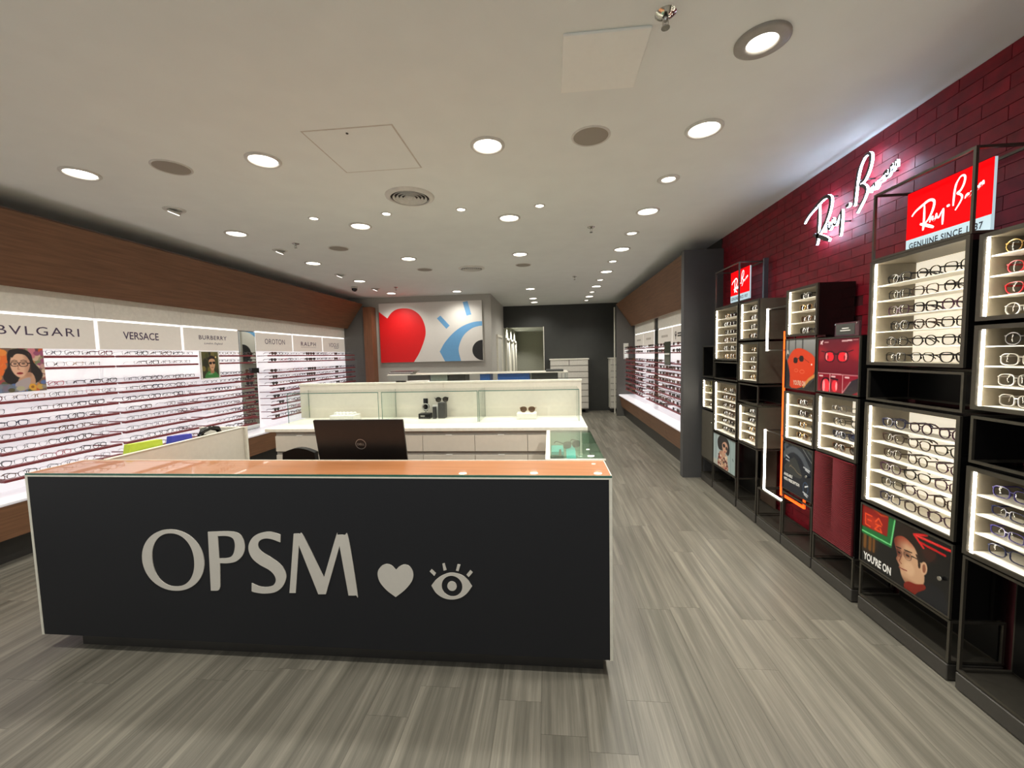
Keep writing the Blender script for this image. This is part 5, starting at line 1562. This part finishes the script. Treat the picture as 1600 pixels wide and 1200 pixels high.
FC = face_front(CYF)
P_OUT = [(-1.815, 0.705), (-1.685, 0.71), (-1.632, 0.692), (-1.612, 0.64), (-1.624, 0.588), (-1.663, 0.55), (-1.712, 0.537), (-1.76, 0.536), (-1.769, 0.405), (-1.782, 0.385), (-1.824, 0.382)]
P_IN = [(-1.761, 0.684), (-1.707, 0.685), (-1.674, 0.671), (-1.667, 0.632), (-1.681, 0.586), (-1.71, 0.566), (-1.762, 0.561)]
S_ = [(-1.408, 0.698), (-1.412, 0.657), (-1.459, 0.673), (-1.499, 0.675), (-1.53, 0.659), (-1.536, 0.629), (-1.517, 0.603), (-1.466, 0.572), (-1.422, 0.54), (-1.397, 0.502), (-1.393, 0.463), (-1.417, 0.416), (-1.459, 0.386), (-1.52, 0.376), (-1.574, 0.381), (-1.591, 0.387), (-1.587, 0.431), (-1.551, 0.416), (-1.511, 0.411), (-1.47, 0.421), (-1.451, 0.448), (-1.457, 0.478), (-1.484, 0.506), (-1.536, 0.534), (-1.574, 0.567), (-1.591, 0.608), (-1.586, 0.647), (-1.559, 0.684), (-1.517, 0.705), (-1.463, 0.712)]
M_ = [(-1.379, 0.384), (-1.335, 0.704), (-1.304, 0.704), (-1.281, 0.689), (-1.184, 0.473), (-1.106, 0.695), (-1.096, 0.702), (-1.061, 0.702), (-1.04, 0.686), (-1.008, 0.396), (-1.017, 0.383), (-1.056, 0.381), (-1.09, 0.645), (-1.179, 0.384), (-1.22, 0.382), (-1.311, 0.644), (-1.345, 0.385)]
HEART = [(-0.804, 0.381), (-0.849, 0.415), (-0.883, 0.456), (-0.894, 0.494), (-0.889, 0.522), (-0.868, 0.546), (-0.843, 0.554), (-0.818, 0.547), (-0.797, 0.525), (-0.778, 0.543), (-0.752, 0.554), (-0.727, 0.547), (-0.711, 0.525), (-0.707, 0.497), (-0.718, 0.464), (-0.754, 0.421)]
EYE = [(-0.615, 0.448), (-0.589, 0.48), (-0.551, 0.506), (-0.508, 0.518), (-0.461, 0.509), (-0.429, 0.485), (-0.406, 0.451), (-0.435, 0.412), (-0.469, 0.388), (-0.512, 0.378), (-0.555, 0.385), (-0.592, 0.41)]
M_LOGO = mat('pale_logo', (206, 201, 192), 0.45, var=0.02)
def part_smooth(pts, keep):
    """round every corner except the kept sharp ones"""
    N = len(pts); out = []
    for i in range(N):
        a, b, c, d = (Vector(pts[(i + j) % N]) for j in (-1, 0, 1, 2))
        j = (i + 1) % N
        out.append((b.x, b.y))
        if i in keep and j in keep: continue
        m0 = (c - a) * 0.5 if i not in keep else (c - b)
        m1 = (d - b) * 0.5 if j not in keep else (c - b)
        for q in range(1, 6):
            s = q / 6
            h = b * (2 * s ** 3 - 3 * s ** 2 + 1) + m0 * (s ** 3 - 2 * s ** 2 + s) + c * (-2 * s ** 3 + 3 * s ** 2) + m1 * (s ** 3 - s ** 2)
            out.append((h.x, h.y))
    return out
def logo(name, loops):
    return obj(name, MB().prism(loops, FC, 0.0, 0.004), M_LOGO, t)
logo('letter', [ellipse(-2.031, 0.545, 0.181, 0.170, 56, 2.05), ellipse(-2.030, 0.546, 0.123, 0.148, 56, 2.15)])
logo('letter', [part_smooth(P_OUT, {0, 7, 8, 10}), part_smooth(P_IN, {0, 6})])
logo('letter', [part_smooth(S_, {0, 1, 15, 16})])
logo('letter', [part_smooth(M_, {0, 1, 4, 11, 12, 13, 14, 15, 16})])
logo('heart_emblem', [part_smooth(HEART, {0, 8})])
logo('eye_emblem', [part_smooth(EYE, {0, 6}), ellipse(-0.509, 0.448, 0.053, 0.0545, 30)])
logo('pupil_emblem', [ellipse(-0.509, 0.448, 0.024, 0.0245, 24)])
for q in ([(-0.611, 0.534), (-0.589, 0.513), (-0.598, 0.499), (-0.621, 0.522)], [(-0.554, 0.564), (-0.543, 0.566), (-0.534, 0.532), (-0.549, 0.528)], [(-0.477, 0.563), (-0.462, 0.561), (-0.473, 0.527), (-0.486, 0.53)], [(-0.413, 0.534), (-0.401, 0.523), (-0.422, 0.498), (-0.433, 0.51)]):
    logo('lash_emblem', [q])
# left wing behind the counter
obj('wing_panel', MB().box(-2.735, -2.71, CYB, 3.32, 0.02, 1.018), M_CREAM, t)
obj('wing_cap', MB().box(-2.742, -2.706, CYB, 3.322, 1.018, 1.022), M_WHITE, t)
obj('wing_end_panel', MB().box(-3.13, -2.69, 3.322, 3.345, 0.02, 1.014).box(-3.13, -2.69, 3.316, 3.35, 1.014, 1.022), M_WHITE, t)
obj('wing_outer_panel', MB().box(CX0, CX0 + 0.018, CYB, 3.322, 0.02, 0.93), M_CREAM, t)
obj('wing_shelf', MB().box(CX0 + 0.018, -2.735, CYB, 3.32, 0.90, 0.92), M_WHITE, t)
obj('desk', MB().box(-2.71, -0.04, CYB, 2.66, 0.72, 0.745), M_TOPWOOD, t)
# things kept on the wing shelf
def folder(nm, x, y0, y1, z1, m, lb):
    o = obj(nm, MB().prism([[(y0, 0.921), (y1, 0.921), (y1 - 0.01, z1 - 0.01), (y0 + 0.03, z1)]], lambda u, v, w: (x + w, u, v), 0, 0.045), m, None, at=(x, (y0 + y1) / 2, 0.921))
    tag(o, lb, nm)
folder('folder', -2.80, 2.36, 2.62, 1.072, mat('lime_folder', (186, 206, 62), 0.5), 'lime green folder behind the cream counter wing')
folder('binder', -2.80, 2.66, 2.86, 1.065, mat('royal_blue', (58, 64, 170), 0.4), 'royal blue binder beside the lime folder')
t2 = thing('telephone', 'black telephone behind the cream wing, beyond the blue binder', 'telephone', (-2.79, 3.06, 0.921))
obj('body', MB().prism([[(2.97, 0.921), (3.16, 0.921), (3.15, 0.985), (2.99, 1.02)]], lambda u, v, w: (-2.84 + w, u, v), 0, 0.10), M_BLACKM, t2)
obj('handset', MB().tube([(-2.79, 2.96, 1.02), (-2.79, 2.99, 1.052), (-2.79, 3.06, 1.062), (-2.79, 3.13, 1.045), (-2.79, 3.155, 1.005)], [0.016, 0.022, 0.018, 0.022, 0.016], 10), M_BLACK, t2)

# computer screen seen from behind
t = thing('computer_monitor', 'black computer monitor seen from behind on the reception counter', 'monitor', (-1.13, 2.42, 0.745))
tilt = math.radians(11)
def scr(u, v, w):   # u across, v up the screen, w out of the back (towards the viewer)
    return (-1.145 + u, 2.37 - v * math.sin(tilt) - w * math.cos(tilt), 0.885 + v * math.cos(tilt) - w * math.sin(tilt))
def rrect(w, h, r, z0=0.0, n=5):
    out = []
    for cx, cy, a0 in ((w / 2 - r, h - r, 0), (-w / 2 + r, h - r, 90), (-w / 2 + r, r, 180), (w / 2 - r, r, 270)):
        for i in range(n + 1):
            a = math.radians(a0 + 90 * i / n)
            out.append((cx + r * math.cos(a), z0 + cy + r * math.sin(a)))
    return out
obj('back_cover', MB().prism([rrect(0.556, 0.360, 0.006)], scr, -0.006, 0.006), mat('monitor_black', (20, 17, 16), 0.35), t)
obj('screen', MB().prism([[(-0.27, 0.015), (0.27, 0.015), (0.27, 0.345), (-0.27, 0.345)]], scr, -0.008, -0.006), M_BLACK, t)
mb = MB()
mb.prism([ellipse(0.0, 0.205, 0.033, 0.033, 36), ellipse(0.0, 0.205, 0.029, 0.029, 36)], scr, 0.006, 0.0075)
add_text(mb, 'DELL', scr, 0.0, 0.205, 0.044, 0.014, 0.0072, bold=0.03)
obj('logo', mb, mat('dark_chrome_logo', (150, 144, 138), 0.3, metal=0.6), t)
obj('stand', MB().box(-1.19, -1.10, 2.385, 2.41, 0.757, 1.0).bevbox(-1.26, -1.03, 2.33, 2.50, 0.746, 0.758, 0.004), M_BLACKM, t)
# office chair, only its back edge in sight
t = thing('office_chair', 'black office chair tucked behind the counter, left of the monitor', 'chair', (-1.95, 2.86, 0))
bk = []
for i in range(9):
    a = i / 8
    bk.append((-2.08 + 0.26 * a, 0.885 + 0.035 * math.sin(math.pi * a)))
obj('backrest', MB().prism([bk + [(-1.80, 0.55), (-2.10, 0.55)]], lambda u, v, w: (u, 2.98 - w, v), 0, 0.05), M_BLACKM, t)
obj('seat', MB().bevbox(-2.18, -1.72, 2.68, 2.95, 0.44, 0.51, 0.02), M_BLACKM, t)
obj('back_bar', MB().box(-1.98, -1.92, 2.985, 3.0, 0.46, 0.75).box(-1.98, -1.92, 2.80, 3.0, 0.425, 0.44), M_BLACKM, t)
obj('column', MB().cyl((-1.95, 2.82, 0.09), 0.025, 0.335, 14), M_STEEL, t)
for i in range(5):
    a = 2 * math.pi * i / 5 + 0.3
    obj('leg', MB().tube([(-1.95, 2.82, 0.09), (-1.95 + 0.22 * math.cos(a), 2.82 + 0.22 * math.sin(a), 0.055)], [0.02, 0.012], 8).cyl((-1.95 + 0.22 * math.cos(a) - 0.012, 2.82 + 0.22 * math.sin(a), 0.025), 0.025, 0.024, 12, 'X'), M_BLACKM, t)

# ------------------------------------------------------------------ right wing: glass-topped display case
GX0, GX1, GY0, GY1 = -0.022, 0.292, 2.222, 3.085
t = thing('display_case', 'low glass-topped case holding turquoise boxes at the counter end', 'case', (0.135, 2.65, 0))
obj('body', MB().box(GX0, GX1, GY0, GY1, 0.02, 0.70), M_WHITE, t)
obj('floor_panel', MB().box(GX0 + 0.012, GX1 - 0.012, GY0, GY1 - 0.004, 0.85, 0.858), mat('case_floor', (150, 158, 142), 0.5), t)
obj('left_wall', MB().box(GX0, GX0 + 0.012, GY0, GY1, 0.70, 1.012), M_WHITE, t)
obj('rim', MB().box(GX0 - 0.012, GX0 + 0.014, GY0, GY1, 1.012, 1.020).box(GX0 + 0.014, GX1 + 0.004, GY0, GY0 + 0.012, 1.012, 1.020), M_WHITE, t)
obj('glass_top', MB().box(GX0 + 0.014, GX1, GY0 + 0.012, GY1, 1.010, 1.018), glass('case_glass', (240, 250, 244), 1.1), t)
obj('glass_side', MB().box(GX1 - 0.006, GX1, GY0, GY1, 0.708, 1.010), MATS['case_glass'], t)
obj('back_wall', MB().box(GX0 + 0.012, GX1 - 0.006, GY1 - 0.004, GY1, 0.708, 1.0), mat('case_back', (188, 196, 180), 0.5), t)
M_TURQ = mat('turquoise_card', (96, 206, 204), 0.45)
M_GREYC = mat('grey_stand', (128, 128, 122), 0.4)
ZF = 0.858
t2 = thing('box', 'turquoise gift box with grey front in the glass-topped case', 'box', (0.04, 2.80, ZF))
obj('lid', MB().bevbox(0.0, 0.083, 2.71, 2.90, 0.922, 0.946, 0.002), M_TURQ, t2)
obj('base', MB().box(0.002, 0.081, 2.712, 2.898, ZF + 0.0005, 0.922), M_GREYC, t2)
obj('leaflet', MB().prism([[(0.046, ZF + 0.001), (0.072, ZF + 0.001), (0.066, 0.962), (0.052, 0.962)]], face_front(2.706), 0, 0.003), mat('leaflet', (150, 140, 126), 0.5), t2)
t2 = thing('display_stand', 'turquoise curved stand in the glass-topped case', 'stand', (0.135, 2.74, ZF))
obj('curve', MB().prism([[(2.62, ZF + 0.001), (2.645, ZF + 0.001), (2.68, 0.915), (2.74, 0.940), (2.84, 0.944), (2.84, 0.956), (2.73, 0.953), (2.66, 0.925)]], lambda u, v, w: (0.10 + w, u, v), 0, 0.06), M_TURQ, t2)
obj('foot', MB().box(0.105, 0.155, 2.76, 2.82, ZF + 0.001, 0.940), M_GREYC, t2)
eyewear('sunglasses', 'square', 0.0036, 'dark brown', M_SUNLENS, (0.14, 2.765, 0.9555), 0.5, 'dark sunglasses on the turquoise stand in the glass-topped case', 'showcase eyewear')
tag(obj('card', MB().bevbox(0.165, 0.195, 2.57, 2.60, ZF + 0.001, 0.945, 0.002), M_PLASTICW, None, at=(0.18, 2.585, ZF)), 'small white card standing by the turquoise stand', 'card')

# ================================================================== WHITE DRAWER ISLAND WITH GLASS SHOWCASES
IX0, IX1, IY0, IY1, IZ = -2.375, 0.282, 3.14, 3.74, 1.035
t = thing('drawer_island', 'white drawer island with showcases behind the reception counter', 'cabinet', (-1.05, 3.4, 0))
obj('carcass', MB().box(IX0 + 0.08, IX1 - 0.04, IY0 + 0.03, IY1, 0.08, 1.006), M_CREAM, t)
obj('kickplate', MB().box(IX0 + 0.1, IX1 - 0.06, IY0 + 0.06, IY1 - 0.02, 0, 0.08), M_KICK, t)
obj('worktop', MB().bevbox(IX0, IX1, IY0, IY1 + 0.02, 1.006, IZ, 0.003), M_WHITE, t)
edges = [-2.29, -1.87, -1.45, -1.03, -0.605, -0.185, 0.24]
M_DRAWER = mat('drawer_front', (206, 198, 184), 0.4, var=0.02)
M_CHANNEL = mat('drawer_channel', (150, 145, 138), 0.4)
obj('finger_channel', MB().box(-2.292, 0.24, IY0 + 0.024, IY0 + 0.03, 0.08, 1.006), M_CHANNEL, t)
for zt, h in ((0.972, 0.128), (0.812, 0.128), (0.652, 0.25), (0.37, 0.27)):
    for a, b in zip(edges[:-1], edges[1:]):
        d = obj('drawer', MB().box(a + 0.002, b - 0.002, IY0 + 0.006, IY0 + 0.024, zt - h, zt), M_DRAWER, t)
        obj('pull_glint', MB().box((a + b) / 2 - 0.025, (a + b) / 2 + 0.025, IY0 + 0.004, IY0 + 0.022, zt, zt + 0.004), M_PLASTICW, d)  # white lip stands in for the glint on each finger pull
obj('back_panel', MB().box(-2.43, IX1, 3.735, 3.765, IZ, 1.352), M_CREAM, t)
obj('back_cap', MB().box(-2.436, IX1 + 0.004, 3.73, 3.80, 1.352, 1.368), M_WHITE, t)
obj('cap_joint', MB().box(-1.01, -0.99, 3.733, 3.735, 1.31, 1.352), M_DRAWER, t)
M_GEDGE = mat('case_edge', (58, 104, 92), 0.25)
for nm, (a, b) in (('first', (-2.345, -1.502)), ('middle', (-1.472, -0.622)), ('last', (-0.612, 0.238))):
    g = thing('glass_showcase', {'first': 'glass showcase nearest the long wall on the island, holding a white tray', 'middle': 'middle glass showcase on the island, holding a watch and black boxes', 'last': 'glass showcase at the aisle end of the island, holding brown sunglasses'}[nm], 'showcase', ((a + b) / 2, 3.57, IZ), 'glass showcases')
    y0, y1, z0, z1 = 3.412, 3.733, IZ + 0.001, 1.305
    obj('front_pane', MB().box(a, b, y0, y0 + 0.006, z0, z1 - 0.006), M_GLASS, g)
    obj('top_pane', MB().box(a, b, y0, y1, z1 - 0.006, z1), M_GLASS, g)
    obj('side_pane', MB().box(a, a + 0.006, y0 + 0.006, y1, z0, z1 - 0.006), M_GLASS, g)
    obj('side_pane', MB().box(b - 0.006, b, y0 + 0.006, y1, z0, z1 - 0.006), M_GLASS, g)
    obj('edges', MB().box(a, b, y0 - 0.001, y0, z1 - 0.006, z1).box(a - 0.001, a + 0.003, y0 - 0.001, y0 + 0.002, z0, z1).box(b - 0.003, b + 0.001, y0 - 0.001, y0 + 0.002, z0, z1).box(a, a + 0.002, y1 - 0.004, y1, z0, z1), M_GEDGE, g)
# contents
Z = IZ
t = thing('display_tray', 'white stepped tray of clear holders in the showcase nearest the long wall', 'tray', (-1.90, 3.6, Z))
obj('tray', MB().bevbox(-2.02, -1.79, 3.52, 3.66, Z, Z + 0.05, 0.003), M_PLASTICW, t)
for q in range(6):
    obj('holder', MB().prism([[(-2.005 + 0.035 * q, Z + 0.05), (-1.98 + 0.035 * q, Z + 0.05), (-1.985 + 0.035 * q, Z + 0.068), (-2.0 + 0.035 * q, Z + 0.072)]], face_front(3.62), 0, 0.05), mat('clear_holder', (232, 230, 226), 0.3), t)
t = thing('watch', 'black chronograph watch on a low black stand in the middle showcase', 'watch', (-1.15, 3.64, Z))
obj('stand', MB().bevbox(-1.21, -1.10, 3.60, 3.68, Z, Z + 0.048, 0.003), M_BLACKM, t)
obj('stand_label', MB().box(-1.19, -1.15, 3.5985, 3.60, Z + 0.022, Z + 0.032), M_STEEL, t)
obj('peg', MB().cyl((-1.15, 3.64, Z + 0.048), 0.006, 0.03, 10), M_STEEL, t)
obj('case', MB().cyl((-1.15, 3.650, Z + 0.107), 0.034, -0.016, 28, 'Y'), M_BLACK, t)
obj('bezel', MB().lathe((0, 0, 0), [(0.024, 0), (0.028, 0.004), (0.034, 0.0)], 28), M_STEEL, t, world=False)
bz = [o for o in t.children if o.name.startswith('bezel')][0]; bz.location = (0.0, -0.006, 0.107); bz.rotation_euler = (math.radians(90), 0, 0)
obj('strap', MB().bevbox(-1.172, -1.128, 3.640, 3.652, Z + 0.138, Z + 0.185, 0.003).bevbox(-1.168, -1.132, 3.640, 3.652, Z + 0.07, Z + 0.078, 0.002), M_BLACKM, t)
tag(obj('box', MB().bevbox(-1.03, -0.965, 3.62, 3.70, Z, Z + 0.145, 0.003), mat('dark_grey_box', (62, 60, 58), 0.4), None, at=(-1.0, 3.66, Z)), 'tall dark grey carton beside the watch in the middle showcase', 'box')
tag(obj('box', MB().bevbox(-1.075, -1.045, 3.60, 3.63, Z, Z + 0.11, 0.002), mat('black_carton', (40, 38, 38), 0.35), None, at=(-1.06, 3.615, Z)), 'slim black carton between watch and tall carton', 'box')
tag(obj('card', MB().bevbox(-1.09, -1.035, 3.66, 3.67, Z, Z + 0.12, 0.002), M_PLASTICW, None, at=(-1.06, 3.665, Z)), 'white card standing behind the slim black carton', 'card')
eyewear('sunglasses', 'round', 0.003, 'black', M_SUNLENS, (-1.0, 3.66, Z + 0.1455), 0.35, 'black sunglasses lying on the tall dark carton in the middle showcase', 'showcase eyewear')
tag(obj('display_block', MB().bevbox(-0.30, -0.125, 3.53, 3.66, Z, Z + 0.052, 0.003), M_PLASTICW, None, at=(-0.21, 3.6, Z)), 'white block under the brown sunglasses in the aisle-end showcase', 'block')
eyewear('sunglasses', 'aviator', 0.0016, 'gold', M_BROWNLENS, (-0.205, 3.60, Z + 0.0525), 0.0, 'brown-lensed sunglasses on a white block in the aisle-end showcase', 'showcase eyewear')

# ================================================================== SECOND ISLAND
J0, J1, JY0, JY1 = -2.49, 0.262, 6.0, 6.6
t = thing('display_island', 'farther white island with a long glass case in front of the picture wall', 'cabinet', (-1.1, 6.3, 0))
obj('carcass', MB().box(J0, J1, JY0 + 0.02, JY1, 0.06, 1.03), M_WHITE, t)
obj('worktop', MB().bevbox(J0 - 0.02, J1 + 0.02, JY0, JY1 + 0.02, 1.03, 1.06, 0.003), M_WHITE, t)
obj('kickplate', MB().box(J0 + 0.05, J1 - 0.05, JY0 + 0.05, JY1 - 0.05, 0, 0.06), M_KICK, t)
obj('glass_front', MB().box(J0, J1, JY0 + 0.02, JY0 + 0.026, 1.061, 1.330), M_GLASS, t)
obj('glass_side', MB().box(J1 - 0.006, J1, JY0 + 0.026, JY1 - 0.03, 1.061, 1.330), M_GLASS, t)
obj('rim', MB().box(J0, J1, JY0 + 0.012, JY1 - 0.03, 1.330, 1.340), M_WHITE, t)
obj('corner_post', MB().box(J1 - 0.05, J1 - 0.03, JY0 + 0.03, JY0 + 0.05, 1.061, 1.318).box(J1 - 0.10, J1 - 0.085, JY0 + 0.03, JY0 + 0.045, 1.061, 1.318), M_STEEL, t)
for x0, x1, c, nm in ((-2.19, -1.84, (74, 60, 50), 'brown'), (-1.83, -1.56, (150, 160, 150), 'pale grey'), (-1.54, -1.28, (42, 42, 40), 'black'), (-1.06, -0.90, (30, 104, 190), 'narrow blue'), (-0.79, -0.30, (26, 98, 186), 'wide blue'), (-0.28, 0.12, (40, 44, 42), 'charcoal')):
    o = obj('storage_box', MB().bevbox(x0, x1 - 0.004, JY0 + 0.08, JY0 + 0.4, 1.0605, 1.325, 0.003), mat('box_' + nm.replace(' ', '_'), c, 0.4), None, at=((x0 + x1) / 2, JY0 + 0.24, 1.0605))
    tag(o, '%s storage box inside the glass case of the farther island' % nm, 'box')
for i in range(4):
    o = obj('magazine', MB().bevbox(-2.49 + 0.015 * i, -2.13 + 0.02 * i, JY0 + 0.04, JY0 + 0.30, 1.341 - 0.0 + 0.013 * i - 0.0, 1.353 + 0.013 * i, 0.002), mat('magazine_%d' % i, ((210, 206, 200), (70, 62, 60), (190, 186, 184), (58, 50, 50))[i], 0.3), None, at=(-2.3, JY0 + 0.17, 1.341 + 0.013 * i))
    tag(o, '%s magazine %s in the pile on the farther island' % (('white', 'black', 'pale grey', 'charcoal')[i], ('lowest', 'second', 'third', 'uppermost')[i]), 'magazine', 'magazine pile')
o = obj('tray', MB().bevbox(-0.06, 0.20, JY0 + 0.1, JY0 + 0.3, 1.341, 1.372, 0.004), mat('dark_tray', (58, 60, 58), 0.4), None, at=(0.07, JY0 + 0.2, 1.341))
tag(o, 'flat dark tray on the aisle end of the farther island', 'tray')
o = obj('leaflet', MB().prism([[(-1.46, 3.735), (-1.36, 3.735), (-1.15, 3.79), (-1.15, 3.735)]], lambda u, v, w: (u, v, 1.3685 + w), 0, 0.012), M_PLASTICW, None, at=(-1.3, 3.76, 1.3685))
tag(o, 'white leaflet lying on the top ledge of the drawer island', 'leaflet')

# ================================================================== HEART AND EYE PICTURE
t = thing('picture', 'large canvas with red heart and blue eye on the pale wall', 'picture', (-2.66, 9.0, 1.49))
AY = 8.955
obj('canvas', MB().box(-3.83, -1.478, AY, 9.0, 1.495, 2.826), mat('canvas_white', (216, 212, 206), 0.6, var=0.01), t)
FA = face_front(AY)
AH = [(-3.829, 2.642), (-3.639, 2.493), (-3.534, 2.62), (-3.407, 2.688), (-3.233, 2.705), (-3.062, 2.671), (-2.895, 2.552), (-2.793, 2.36), (-2.765, 2.145), (-2.822, 1.932), (-2.93, 1.695), (-3.061, 1.496), (-3.829, 1.496)]
obj('heart', MB().prism([part_smooth(AH, {0, 1, 11, 12})], FA, 0, 0.001), mat('heart_red', (220, 8, 14), 0.5, var=0.02), t)
LID = [(-1.479, 2.366), (-1.667, 2.353), (-1.909, 2.274), (-2.132, 2.127), (-2.333, 1.919), (-2.457, 1.72), (-2.343, 1.497), (-1.978, 1.497), (-2.024, 1.722), (-1.994, 1.887), (-1.892, 2.073), (-1.719, 2.21), (-1.574, 2.257), (-1.479, 2.268)]
M_SKY = mat('picture_blue', (104, 160, 206), 0.5, var=0.02)
obj('eyelid', MB().prism([part_smooth(LID, {0, 5, 6, 7, 13})], FA, 0, 0.001), M_SKY, t)
obj('eyelash', MB().prism([[(-2.496, 2.457), (-2.414, 2.518), (-2.211, 2.29), (-2.286, 2.219)]], FA, 0, 0.001), M_SKY, t)
obj('eyelash', MB().prism([[(-1.9, 2.796), (-1.791, 2.815), (-1.714, 2.519), (-1.823, 2.494)]], FA, 0, 0.001), M_SKY, t)
obj('pupil', MB().prism([[p for p in ellipse(-1.478, 1.729, 0.236, 0.226, 60) if p[0] <= -1.478 + 1e-6]], FA, 0, 0.001), mat('picture_black', (34, 34, 34), 0.5), t)

# ================================================================== DRAWER CHESTS BY THE BACK WALL
def chest(x0, x1, yf, label):
    t = thing('drawer_chest', label, 'cabinet', ((x0 + x1) / 2, yf + 0.2, 0))
    obj('carcass', MB().box(x0 + 0.01, x1 - 0.01, yf + 0.02, YB - 0.004, 0.10, 1.44), M_WHITE, t)
    obj('top', MB().bevbox(x0 - 0.015, x1 + 0.015, yf - 0.01, YB - 0.004, 1.44, 1.47, 0.003), M_WHITE, t)
    obj('feet', MB().box(x1 - 0.09, x1 - 0.03, yf + 0.06, YB - 0.02, 0, 0.10).box(x0 + 0.03, x0 + 0.09, yf + 0.06, YB - 0.02, 0, 0.10), M_KICK, t)
    rows = 8; h = 1.33 / rows
    for i in range(rows):
        z1 = 1.435 - i * h
        for (a, b) in (((x0, (x0 + x1) / 2 - 0.002), ((x0 + x1) / 2 + 0.002, x1)) if i == 0 else ((x0, x1),)):
            obj('drawer', MB().box(a + 0.012, b - 0.012, yf, yf + 0.02, z1 - h + 0.022, z1), mat('chest_drawer', (204, 200, 190), 0.4), t)
    obj('gap_channel', MB().box(x0 + 0.012, x1 - 0.012, yf + 0.016, yf + 0.02, 0.10, 1.44), M_CHANNEL, t)
chest(0.0, 1.03, 11.03, 'white chest of eight drawer rows against the charcoal wall')
chest(1.60, 2.10, 11.03, 'second white drawer chest half hidden behind the slim white upright')
